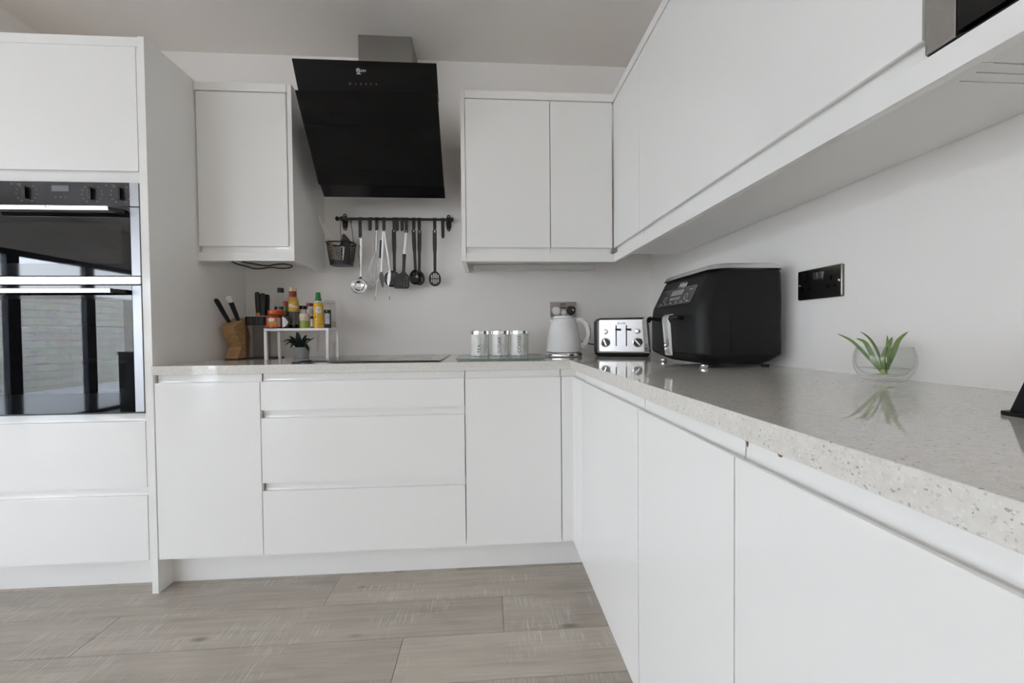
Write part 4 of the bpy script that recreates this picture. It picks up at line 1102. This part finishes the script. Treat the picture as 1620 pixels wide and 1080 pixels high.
b = B(); rings(b, [aring(1.1904, -.262, .002, .05), aring(1.1935, -.265, .000, .05), aring(1.1950, -.265, 0, .05)]); obj('lid_seam', b, 'blkg', af)
b = B(); rings(b, [aring(1.1954, -.263, .001, .05), aring(1.2065, -.258, .003, .05), aring(1.2110, -.250, .010, .05), aring(1.2120, -.235, .022, .045)]); obj('lid', b, 'handle', af, label='pale silver top')
for x, y in ((-.270, -.745), (-.270, -1.028), (-.070, -.745), (-.070, -1.028)):
    f = B(); lathe(f, [(.011, ZT), (.012, ZT + .004), (.012, ZT + .0098)], x, y, 16); obj('foot', f, 'chrome' if x < -.2 else 'blk', af)
sn = Vector((-.303 + .262, 0, 1.096 - 1.182)); sdir = Vector((.041, 0, .086)).normalized(); snn = Vector((-sdir.z, 0, sdir.x))
def onaf(u, v, w):   # u along the front (to the viewer's right), v up the slope, w outward
    return Vector((-.303, -.885, 1.096)) + Vector((0, -1, 0)) * u + sdir * v + snn * (w + .0006)
def quad_af(u0, u1, v0, v1, h, r=.004):
    b = B(); plate(b, rrect(u0, u1, v0, v1, r, 3), [], onaf, h); return b
cpn = obj('control_panel', quad_af(-.118, .118, .002, .062, .0012), 'blkg', af)
b = B(); plate(b, rrect(-.119, .119, .001, .063, .005, 3), [rrect(-.1172, .1172, .0028, .0612, .004, 3)], lambda u, v, w: onaf(u, v, w + .0004), .0016); obj('panel_border', b, 'dimprint', cpn, label='thin grey outline')
obj('display', quad_af(-.042, .042, .036, .057, .0018, .002), 'display', cpn)
obj('display', quad_af(-.036, .036, .018, .030, .0018, .002), 'display', cpn)
b = B()
for i in range(6):
    u = -.095 + i * .038; plate(b, [(u - .008, .0075), (u + .008, .0075), (u + .008, .0100), (u - .008, .0100)], [], lambda a, c, w: onaf(a, c, w + .0014), .0003)
for u in (-.075, .075):
    plate(b, ell(u, .026, .011, .011, 20), [ell(u, .026, .0095, .0095, 20)], lambda a, c, w: onaf(a, c, w + .0014), .0003)
plate(b, [(.078, .050), (.100, .050), (.100, .052), (.078, .052)], [], lambda a, c, w: onaf(a, c, w + .0014), .0003)
obj('button_marks', b, 'print', cpn, label='row of small pale button marks')
b = B(); text(b, 'Ninja', .026, lambda a, c, d: onaf(a + .012, c + .0765, d + .0004), .0003, shear=.25, bold=.0007); obj('lettering', b, 'print', af, label='white maker name')
for u0, u1 in ((AY0 + .006, -.888), (-.882, AY1 - .006)):
    b = B(); R = []
    # drawer front skin wraps the rounded outer corner
    outer_right = u0 < -.95
    for z in (.937, 1.0585):
        P = []
        x = -.3125; e = .0024
        if outer_right:
            path = [(x, u1)] + [(-.310 + .045 - (.045 + e) * math.cos(a), AY0 + .045 - (.045 + e) * math.sin(a)) for a in [math.radians(q) for q in range(0, 91, 10)]] + [(-.215, AY0 - e)]
        else:
            path = [(x, u0)] + [(-.310 + .045 - (.045 + e) * math.cos(a), AY1 - .045 + (.045 + e) * math.sin(a)) for a in [math.radians(q) for q in range(0, 91, 10)]] + [(-.215, AY1 + e)]
        cxy = Vector((-.17, -.885))
        inn = []
        for p in reversed(path):
            if p[0] > -.266: inn.append((p[0], p[1] + (.003 if outer_right else -.003)))
            elif abs(p[0] - x) < 1e-5 and p[1] in (u0, u1): inn.append((p[0] + .003, p[1]))
            else: inn.append((p[0] + .0025 * (1 if p[0] < -.28 else .5), p[1] + (.0022 if outer_right else -.0022) * (1 if p[0] > -.30 else .4)))
        R.append([(px, py, z) for px, py in path + inn])
    rings(b, R); dwr = obj('drawer', b, 'blkm', af, .0008, ang=40)
    hy = -.970 if outer_right else -.802
    b = B(); prism(b, [(-.3150, 1.0545), (-.3580, 1.0585), (-.3660, 1.0520), (-.3665, 1.040), (-.356, 1.036), (-.352, 1.044), (-.345, 1.047), (-.3150, 1.041)], 'y', hy - .019, hy + .019); obj('handle_arm', b, 'blkg', dwr, .0015)
    b = B(); prism(b, [(-.3490, 1.0615), (-.3605, 1.0600), (-.3690, 1.0530), (-.3705, 1.040), (-.3610, .930), (-.3570, .9270), (-.3515, .9290), (-.3585, 1.030), (-.3672, 1.046), (-.3625, 1.0555), (-.3490, 1.0590)], 'y', hy - .0185, hy + .0185); obj('handle', b, 'chrome', dwr, .0012, label='chrome drawer handle')
b = B(); tube(b, smooth([(-.05, -.70, .91), (-.045, -.66, .8945), (-.07, -.60, .8938), (-.06, -.54, .8938), (-.03, -.50, .8938)], 4), .003, 6)
obj('power_cord', b, 'blk', af)

# glass cup with cutting
CXc, CYc = -.0660, -1.3980
gc = thing('glass_cup', 'round double-walled clear glass cup on the worktop by the wall', 'cup', (CXc, CYc, ZT))
outp = [(.030, ZT + .0005), (.034, ZT + .0015), (.044, ZT + .012), (.0515, ZT + .027), (.0540, ZT + .043), (.0530, ZT + .058), (.0480, ZT + .0745)]
inp = [(.0462, ZT + .0742), (.0500, ZT + .058), (.0505, ZT + .043), (.0465, ZT + .029), (.037, ZT + .017), (.022, ZT + .011), (.001, ZT + .0095)]
b = B(); lathe(b, outp, CXc, CYc, 48, cap=False); rings(b, [[(CXc + r * math.cos(2 * PI * i / 48), CYc + r * math.sin(2 * PI * i / 48), ZT + .0005) for i in range(48)] for r in (.030, .001)], cap=False); obj('outer_wall', b, 'clear', gc, ang=80)
b = B(); lathe(b, inp, CXc, CYc, 48, cap=False); obj('inner_wall', b, 'clear', gc, ang=80)
b = B(); tube(b, [(CXc + .0471 * math.cos(2 * PI * i / 48), CYc + .0471 * math.sin(2 * PI * i / 48), ZT + .0746) for i in range(48)], .0009, 6, True); obj('rim', b, 'clear', gc)
b = B(); lathe(b, [(.0445, ZT + .0285), (.0005, ZT + .0285)], CXc, CYc, 40, cap=False); obj('water', b, 'water', gc, label='shallow clear water')
hv = Vector((.55, .83, 0))
b = B(); tube(b, smooth([tuple(Vector((CXc, CYc, ZT + .062)) + hv * .0525), tuple(Vector((CXc, CYc, ZT + .066)) + hv * .066), tuple(Vector((CXc, CYc, ZT + .052)) + hv * .076), tuple(Vector((CXc, CYc, ZT + .034)) + hv * .070), tuple(Vector((CXc, CYc, ZT + .028)) + hv * .0535)], 4), .0036, 8); obj('handle', b, 'clear', gc)
def blade(bm, P, w, n=9, fold=.25, facing=None, wk=.62):
    P = [Vector(p) for p in smooth(P, 5)]; N = len(P); R = []
    for i, p in enumerate(P):
        t = (P[min(i + 1, N - 1)] - P[max(i - 1, 0)]).normalized()
        s = t.cross(Vector(facing or (-.8, -.6, .0))).normalized(); nn = s.cross(t).normalized()
        f = i / (N - 1); ww = wk * w * (math.sin(PI * min(1, (f * .86 + .14))) ** .8) * .5 + .0001
        R.append([p - s * ww + nn * ww * fold, p - nn * ww * fold * .3, p + s * ww + nn * ww * fold, p + nn * (.0006)])
    rings(bm, R)
sd = thing('spider_plant_cutting', 'green spider plant cutting rooting in the glass cup', 'plant', (CXc + .004, CYc, ZT + .013))
def cp_(y, z, x=0): return (CXc + x, y, z)
for P, w in (([cp_(-1.396, .912, -.006), cp_(-1.374, .945, -.016), cp_(-1.345, .978, -.024), cp_(-1.312, .9955, -.03)], .0105),
             ([cp_(-1.396, .915, .0), cp_(-1.378, .955, .006), cp_(-1.350, .985, .014), cp_(-1.322, 1.000, .02)], .008),
             ([cp_(-1.398, .912, -.006), cp_(-1.386, .945, -.014), cp_(-1.372, .975, -.018), cp_(-1.352, .984, -.02)], .014),
             ([cp_(-1.398, .920, .004), cp_(-1.396, .950, .01), cp_(-1.393, .972, .014), cp_(-1.3905, .991, .016)], .011),
             ([cp_(-1.400, .912, -.004), cp_(-1.406, .945, -.008), cp_(-1.413, .970, -.004), cp_(-1.412, .988, .004)], .016),
             ([cp_(-1.402, .914, .002), cp_(-1.414, .950, .004), cp_(-1.422, .980, .008), cp_(-1.438, .9995, .012)], .015),
             ([cp_(-1.402, .912, .0), cp_(-1.410, .935, -.006), cp_(-1.420, .955, -.012), cp_(-1.433, .967, -.016)], .008)):
    b = B(); blade(b, P, w); obj('leaf', b, 'leaf', sd, ang=60)
b = B(); tube(b, [cp_(-1.399, .9035), cp_(-1.3985, .912), cp_(-1.398, .926)], [.006, .0075, .004], 8); obj('crown', b, 'leafbase', sd, label='pale green crown')
b = B(); tube(b, smooth([cp_(-1.403, .904), cp_(-1.408, .93, -.006), cp_(-1.412, .95, -.010), cp_(-1.417, .966, -.012)], 4), .0013, 6); obj('stem', b, mat('brown_stem', (.12, .07, .03), .6, noise=.2), sd, label='thin brown stem')
for i in range(6):
    a = i * 1.05; b = B(); tube(b, smooth([cp_(-1.399, .907), cp_(-1.399 + .012 * math.cos(a), .9050, .012 * math.sin(a)), cp_(-1.399 + .020 * math.cos(a + .4), .9040, .020 * math.sin(a + .4))], 3), .0008, 5); obj('root', b, 'root', sd)

# black device at the frame edge
dv_ = thing('tablet_stand', 'black wedge-shaped device at the worktop end, cut off by the frame', 'device', (-.26, -1.86, ZT))
b = B(); prism(b, [(-1.7515, ZT + .004), (-1.7870, ZT + .110), (-1.8050, ZT + .110), (-1.9000, ZT + .004)], 'x', -.272, -.155); obj('housing', b, 'blkm', dv_, .004)
b = B(); rings(b, [[(x, y, ZT + z) for x, y in rrect(-.276, -.150, -1.915, -1.7450, .006)] for z in (0, .0055)]); obj('foot', b, 'blkm', dv_, .001)

# knife block
kb = thing('knife_block', 'slanted oak knife block in the corner beside the tall cabinet', 'knife block', (-2.165, -.19, ZT))
b = B(); prism(b, [(-.238, ZT + .005), (-.200, .952), (-.262, 1.044), (-.228, 1.066), (-.160, 1.096), (-.128, 1.000), (-.140, ZT + .005)], 'x', -2.2050, -2.1440); obj('block', b, 'oakblock', kb, .003)
b = B(); box(b, -2.2040, -2.1450, -.236, -.142, ZT, ZT + .0045); obj('base', b, 'blk', kb)
def knife(label, p0, p1, w, m='blk', bolster=None, butt=None, blade_to=None, tip=None, loc=None):
    """handle from p0 (at the block) to p1 (free end)"""
    t = thing('knife', label, 'knife', loc or p0)
    a, c = Vector(p0), Vector(p1)
    b = B(); P = [a + (c - a) * f for f in (0, .12, .45, .8, .95, 1)]
    tube(b, [tuple(p) for p in P], [w * .82, w * .9, w, w * 1.08, w * 1.0, w * .6], 10, flat=.62); obj('handle', b, m, t)
    d = (c - a).normalized()
    if butt:
        b = B(); tube(b, [tuple(c - d * .018), tuple(c - d * .004), tuple(c + d * .006), tuple(c + d * .012)], [w * 1.14, w * 1.28, w * 1.1, w * .5], 12, flat=.75); obj('end_cap', b, butt, t, label='white rounded handle end')
    if bolster:
        b = B(); tube(b, [tuple(a - d * .016), tuple(a + d * .001)], [w * .9, w * .92], 10, flat=.66); obj('bolster', b, bolster, t)
    if tip:
        b = B(); q = Vector(tip); s = Vector((1, 0, 0)) * w * .95
        st = a - d * (.016 if bolster else .0)
        rings(b, [[tuple(st - s + Vector((0, .0006, 0))), tuple(st + s + Vector((0, .0006, 0))), tuple(st + s - Vector((0, .0006, 0))), tuple(st - s - Vector((0, .0006, 0)))],
                  [tuple(q - s * .9 + Vector((0, .0004, .03))), tuple(q + s * .9 + Vector((0, .0004, .03))), tuple(q + s * .9 + Vector((0, -.0004, .03))), tuple(q - s * .9 + Vector((0, -.0004, .03)))],
                  [tuple(q - s * .9 + Vector((0, .0003, 0))), tuple(q - s * .6 + Vector((0, .0003, 0))), tuple(q - s * .6 - Vector((0, .0003, 0))), tuple(q - s * .9 - Vector((0, .0003, 0)))]])
        obj('blade', b, 'steel', t, label='steel blade')
    return t
knife('thick black knife handle leaning out of the oak block by the tall cabinet', (-2.189, -.222, 1.071), (-2.207, -.285, 1.178), .0125, bolster=None)
knife('black knife with a white handle end in the oak block', (-2.158, -.200, 1.080), (-2.160, -.262, 1.182), .0115, bolster='steel', butt='white')
# clear knife stand
kst = thing('acrylic_knife_stand', 'clear acrylic knife stand with a black band behind the oak block', 'knife stand', (-2.05, -.14, ZT))
b = B(); box(b, -2.143, -2.000, -.185, -.085, ZT, ZT + .006); obj('base', b, 'blk', kst, .001)
for y in (-.170, -.110):
    b = B(); box(b, -2.142, -2.056, y - .002, y + .002, ZT + .0062, 1.0555); obj('clear_panel', b, 'acrylic', kst)
b = B(); box(b, -2.142, -2.056, -.174, -.106, 1.056, 1.100); bnd = obj('top_band', b, 'blkg', kst, .001)
for x in (-2.130, -2.115, -2.098, -2.084):
    b = B(); box(b, x - .0012, x + .0012, -.1748, -.1742, 1.0575, 1.0985); obj('stripe', b, 'dgrey', bnd)
KN = 0
knife('black knife with a copper collar upright in the clear stand', (-2.0930, -.150, 1.118), (-2.0950, -.150, 1.224), .0118, bolster='copper', loc=(-2.093, -.15, 1.10))
knife('wide black knife handle upright in the middle of the clear stand', (-2.0670, -.160, 1.104), (-2.0630, -.160, 1.2165), .0135, loc=(-2.067, -.160, 1.10))
knife('black knife handle nearest the orange-lidded jar in the clear stand', (-2.0640, -.122, 1.104), (-2.0620, -.122, 1.214), .0130, loc=(-2.064, -.122, 1.10))

# white shelf
SX0, SX1, SY0, SY1, SZ = -1.9950, -1.6980, -.285, -.148, 1.0380
sh = thing('countertop_shelf', 'small white metal shelf rack carrying the sauces and spices', 'shelf rack', ((SX0 + SX1) / 2, (SY0 + SY1) / 2, ZT))
b = B(); box(b, SX0, SX1, SY0, SY1, SZ - .0115, SZ); obj('shelf_board', b, 'wmetal', sh, .0012)
for x, y in ((SX0, SY0), (SX1 - .0125, SY0), (SX0, SY1 - .0125), (SX1 - .0125, SY1 - .0125)):
    b = B(); box(b, x, x + .0125, y, y + .0125, ZT, SZ - .0118); obj('leg', b, 'wmetal', sh, .001)
ZS = SZ + .0004
def cyl_thing(name, label, cat, x, y, parts, group='sauces and spices on the white shelf'):
    t = thing(name, label, cat, (x, y, ZS), 0, group)
    for pn, m, prof, lb in parts:
        b = B(); lathe(b, [(r, ZS + z) for r, z in prof], x, y, 28); obj(pn, b, m, t, label=lb)
    return t
AZ = .42          # labels turned towards the room
def wrapc(r, x, y): return lambda u, v, w: (x + (r + w) * math.sin(u / r + AZ), y - (r + w) * math.cos(u / r + AZ), ZS + v)
def sticker(name, outline, r, x, y, m, parent, label=None, t=.0004):
    b = B(); plate(b, outline, [], wrapc(r, x, y), t, cuts=4); return obj(name, b, m, parent, label=label)
x, y = -1.9560, -.2620
t1 = cyl_thing('jar', 'orange-lidded jar with red, white and green label at the shelf end', 'jar', x, y, [
    ('body', 'chutney', [(.030, 0), (.0335, .003), (.0340, .055), (.031, .064), (.026, .067)], None),
    ('label_band', 'orange', [(.0343, .008), (.0343, .050)], 'orange paper label'),
    ('lid', 'orange', [(.0255, .0675), (.0268, .069), (.0268, .083), (.025, .085)], 'orange screw lid')])
sticker('white_panel', ell(-.012, .040, .014, .009, 20), .0346, x, y, 'white', t1, 'white label panel')
sticker('green_stripe', [(-.027, .021), (.012, .021), (.012, .030), (-.027, .030)], .0346, x, y, 'lime', t1, 'green label stripe')
sticker('back_panel', [(.016, .008), (.027, .008), (.027, .050), (.016, .050)], .0346, x, y, 'lblue', t1, 'pale back label')
x, y = -1.9025, -.2680
hx = cyl_thing('jar', 'small dark jar with a white diamond label, beside the orange-lidded jar', 'jar', x, y, [
    ('body', 'darkjar', [(.016, 0), (.0175, .003), (.0178, .050), (.015, .060), (.011, .064)], None),
    ('lid', 'darkjar', [(.0115, .0645), (.0115, .071), (.010, .0725)], None)])
sticker('paper_label', [(-.014, .004), (.002, .010), (.0135, .028), (.002, .046), (-.014, .056)], .0181, x, y, 'white', hx, 'white diamond label')
cyl_thing('sauce_bottle', 'clear-necked sauce bottle with a black cap and dark sauce inside', 'bottle', -1.9660, -.1800, [
    ('body', 'soy', [(.026, 0), (.0285, .003), (.0285, .108)], None),
    ('label_band', 'orange', [(.0288, .055), (.0288, .094)], 'orange red label'),
    ('shoulder', 'clear', [(.0285, .1085), (.0280, .116), (.022, .128), (.0145, .138), (.0125, .147), (.0125, .178)], 'clear glass neck'),
    ('cap', 'blk', [(.0142, .1785), (.0142, .198), (.0125, .2015)], 'black cap')])
cyl_thing('hot_sauce_bottle', 'tiny hot sauce bottle with a red cap and green neck', 'bottle', -1.9190, -.2350, [
    ('body', 'chutney', [(.0095, 0), (.0105, .002), (.0105, .078), (.0085, .086)], None),
    ('neck_band', 'green', [(.0088, .0865), (.0088, .108)], 'green neck band'),
    ('cap', 'red', [(.0088, .1085), (.0088, .130), (.0075, .132)], 'red cap')])
x, y = -1.8956, -.2050
bigb = cyl_thing('sauce_bottle', 'tall amber sauce bottle with a cream cap and orange label', 'bottle', x, y, [
    ('foot', 'blkg', [(.024, 0), (.0268, .003), (.0268, .018)], 'dark bottle foot'),
    ('body', 'greyg', [(.0266, .0185), (.0240, .050), (.0255, .075), (.0268, .082)], 'grey lower bottle'),
    ('label_band', 'olabel', [(.0270, .0825), (.0274, .100), (.0268, .120), (.0235, .140), (.0180, .1535)], 'amber orange label'),
    ('neck', 'dred', [(.0172, .1540), (.0168, .160), (.0168, .1815)], 'dark red neck foil'),
    ('cap', 'cream', [(.0172, .1820), (.0190, .1830), (.0190, .1975), (.0175, .199)], 'cream screw cap')])
b = B(); text(b, 'Mary', .0190, lambda a, c, d: (x + (.0276 + d) * math.sin(a / .0276 + AZ), y - (.0276 + d) * math.cos(a / .0276 + AZ), ZS + .1085 + c - a * .22), .0002, bold=.0008, shear=.15); obj('lettering', b, 'white', bigb, label='curved white lettering')
cyl_thing('spice_jar', 'pale spice jar with a black lid behind the lime green pot', 'jar', -1.8623, -.1700, [
    ('body', 'silicone', [(.019, 0), (.0205, .003), (.0205, .090), (.019, .096)], None),
    ('lid', 'blkg', [(.0210, .0965), (.0210, .111), (.0195, .113)], 'black screw lid')])
cyl_thing('spice_pot', 'short lime green pot with a pale pink paper top', 'jar', -1.8175, -.2620, [
    ('body', 'lime', [(.019, 0), (.0205, .003), (.0205, .035)], None),
    ('paper_band', 'pinkl', [(.0212, .0355), (.0218, .037), (.0218, .066), (.0200, .069)], 'pale pink paper band')])
cyl_thing('spice_grinder', 'clear spice grinder with a dull red top behind the black-lidded jar', 'grinder', -1.8159, -.2050, [
    ('body', 'clear', [(.0140, 0), (.0152, .003), (.0152, .108)], None),
    ('contents', 'silicone', [(.0125, .004), (.0135, .006), (.0135, .095)], 'pale contents'),
    ('top', 'dred', [(.0156, .1085), (.0156, .122), (.014, .124)], 'dull red top')])
cyl_thing('extract_bottle', 'tiny dark bottle with a white label left of the yellow bottle', 'bottle', -1.7890, -.2500, [
    ('body', 'darkjar', [(.0065, 0), (.0074, .002), (.0074, .052), (.0058, .058)], None),
    ('label_band', 'white', [(.0077, .006), (.0077, .045)], 'white paper label'),
    ('cap', 'white', [(.0062, .0585), (.0062, .069)], 'white cap')])
x, y = -1.7545, -.2550
yb = cyl_thing('spray_bottle', 'yellow oil bottle with a tall green cap', 'bottle', x, y, [
    ('body', 'yellow', [(.020, 0), (.0222, .003), (.0222, .116), (.020, .121)], None),
    ('collar', 'white', [(.0195, .1215), (.0190, .127), (.0165, .130)], 'pale collar'),
    ('cap', 'green', [(.0145, .1305), (.0145, .138), (.0112, .148), (.0105, .168), (.0090, .171)], 'green cap')])
lb = sticker('oval_label', ell(0, .086, .0165, .0150, 26), .0224, x, y, 'white', yb, 'white oval label')
b = B(); text(b, 'Cooking', .0060, lambda a, c, d: (x + (.0231 + d) * math.sin(a / .0231 + AZ), y - (.0231 + d) * math.cos(a / .0231 + AZ), ZS + .0905 + c), .0001); text(b, 'OIL', .0060, lambda a, c, d: (x + (.0231 + d) * math.sin(a / .0231 + AZ), y - (.0231 + d) * math.cos(a / .0231 + AZ), ZS + .0825 + c), .0001); obj('lettering', b, 'ink', lb)
sticker('printed_spot', ell(-.015, .052, .0042, .0050, 14), .0224, x, y, 'dred', yb, 'dark red printed spot')
sticker('printed_leaf', ell(-.013, .034, .008, .003, 14), .0224, x, y, 'lime', yb)
sticker('printed_band', [(-.018, .014), (.018, .014), (.018, .023), (-.018, .023)], .0224, x, y, 'olabel', yb)
x, y = -1.7197, -.2350
gr = cyl_thing('pepper_grinder', 'pepper grinder with a pale label beside the yellow bottle', 'grinder', x, y, [
    ('body', 'pepper', [(.0140, 0), (.0155, .003), (.0155, .078)], 'dark peppercorns'),
    ('shoulder', 'blkg', [(.0158, .0785), (.0158, .088)], None),
    ('top', 'clear', [(.0135, .0885), (.0140, .110), (.0150, .112), (.0135, .118)], 'clear grinding top')])
gl_ = sticker('paper_label', [(-.018, .020), (.009, .020), (.009, .070), (-.018, .070)], .0157, x, y, 'lblue', gr, 'pale paper label')
b = B(); text(b, 'II', .011, lambda a, c, d: (x + .0166 * math.sin((a + .001) / .0166 + AZ), y - (.0166 + d) * math.cos((a + .001) / .0166 + AZ), ZS + .050 + c), .0001); obj('lettering', b, 'ink', gl_)
cyl_thing('storage_jar', 'tall clear glass jar at the open end of the shelf', 'jar', -1.7305, -.1780, [
    ('body', 'clear', [(.0265, 0), (.0285, .003), (.0285, .112), (.025, .124)], None),
    ('contents', 'silicone', [(.0245, .003), (.0265, .005), (.0265, .03)], 'pale contents'),
    ('lid', 'clear', [(.0255, .1245), (.0260, .134), (.018, .137)], None)])

# potted plant under the shelf
PX, PY = -1.8630, -.205
pp = thing('potted_plant', 'dark leafy plant in a grey pot beneath the white shelf', 'plant', (PX, PY, ZT))
b = B(); lathe(b, [(.033, ZT), (.0345, ZT + .002), (.0385, ZT + .052), (.0390, ZT + .056), (.0345, ZT + .056), (.033, ZT + .048), (.001, ZT + .048)], PX, PY, 32); obj('pot', b, 'pot', pp, label='grey pot')
b = B(); lathe(b, [(.0325, ZT + .0485), (.0325, ZT + .050), (.001, ZT + .052)], PX, PY, 24); obj('soil', b, 'soil', pp)
rnd = random.Random(3)
LV = [((-.075, -.02, .026), .016), ((-.012, -.01, .075), .017), ((.072, -.01, .044), .013), ((.052, -.03, -.020), .014), ((-.045, -.02, .055), .015), ((.03, -.02, .058), .015), ((-.05, .0, .012), .016), ((.045, .01, .030), .014), ((-.02, -.035, .030), .018), ((.015, -.04, .022), .018), ((-.062, -.03, .010), .013), ((.02, .02, .06), .015), ((-.03, .02, .06), .014), ((.0, -.035, .050), .016), ((-.035, -.03, -.004), .012)]
for (dx, dy, dz), w in LV:
    b = B(); base = Vector((PX + dx * .12, PY + dy * .12, ZT + .050)); tipv = Vector((PX + dx, PY + dy, ZT + .056 + dz))
    mid = base.lerp(tipv, .55) + Vector((0, 0, .022 if dz < .04 else .008))
    blade(b, [tuple(base), tuple(mid), tuple(tipv)], w, facing=(0, -.5, .85), wk=1.35); obj('leaf', b, 'leafd', pp, ang=60)

# ------------------------------------------------------------------ light
wd = bpy.data.worlds.new('overcast_sky'); S.world = wd; wd.use_nodes = True
t = wd.node_tree; bg = t.nodes['Background']
tc = t.nodes.new('ShaderNodeTexCoord'); sp_ = t.nodes.new('ShaderNodeSeparateXYZ'); t.links.new(tc.outputs['Generated'], sp_.inputs[0])
cr = t.nodes.new('ShaderNodeValToRGB'); e = cr.color_ramp.elements
e[0].position = .0; e[0].color = (.915, .95, 1.01, 1); e[1].position = .8; e[1].color = (.75, .86, 1.04, 1)
nz = t.nodes.new('ShaderNodeTexNoise'); nz.inputs['Scale'].default_value = 3; nz.inputs['Detail'].default_value = 5; t.links.new(tc.outputs['Generated'], nz.inputs['Vector'])
ml = t.nodes.new('ShaderNodeMath'); ml.operation = 'MULTIPLY_ADD'; ml.inputs[1].default_value = .35; t.links.new(nz.outputs['Fac'], ml.inputs[0]); t.links.new(sp_.outputs[2], ml.inputs[2])
t.links.new(ml.outputs[0], cr.inputs[0]); t.links.new(cr.outputs[0], bg.inputs[0]); bg.inputs[1].default_value = 5.0
def portal(name, loc, rot, sx, sy):
    l = bpy.data.lights.new(name, 'AREA'); l.shape = 'RECTANGLE'; l.size = sx; l.size_y = sy; l.cycles.is_portal = True
    o = bpy.data.objects.new(name, l); COL.objects.link(o); o.location = loc; o.rotation_euler = rot
portal('daylight_portal', (XL + .0, -4.975, .99), (0, -PI / 2, 0), 1.98, 4.25)
portal('daylight_portal', (XL + .0, -1.575, .99), (0, -PI / 2, 0), 1.98, 1.75)

S.cycles.max_bounces = 20; S.cycles.diffuse_bounces = 12; S.cycles.glossy_bounces = 6; S.cycles.transparent_max_bounces = 24
vs = S.view_settings; S.display_settings.display_device = 'sRGB'
vs.view_transform = 'Standard'; vs.look = 'None'; vs.gamma = 1; vs.use_curve_mapping = False; vs.exposure = 1.60
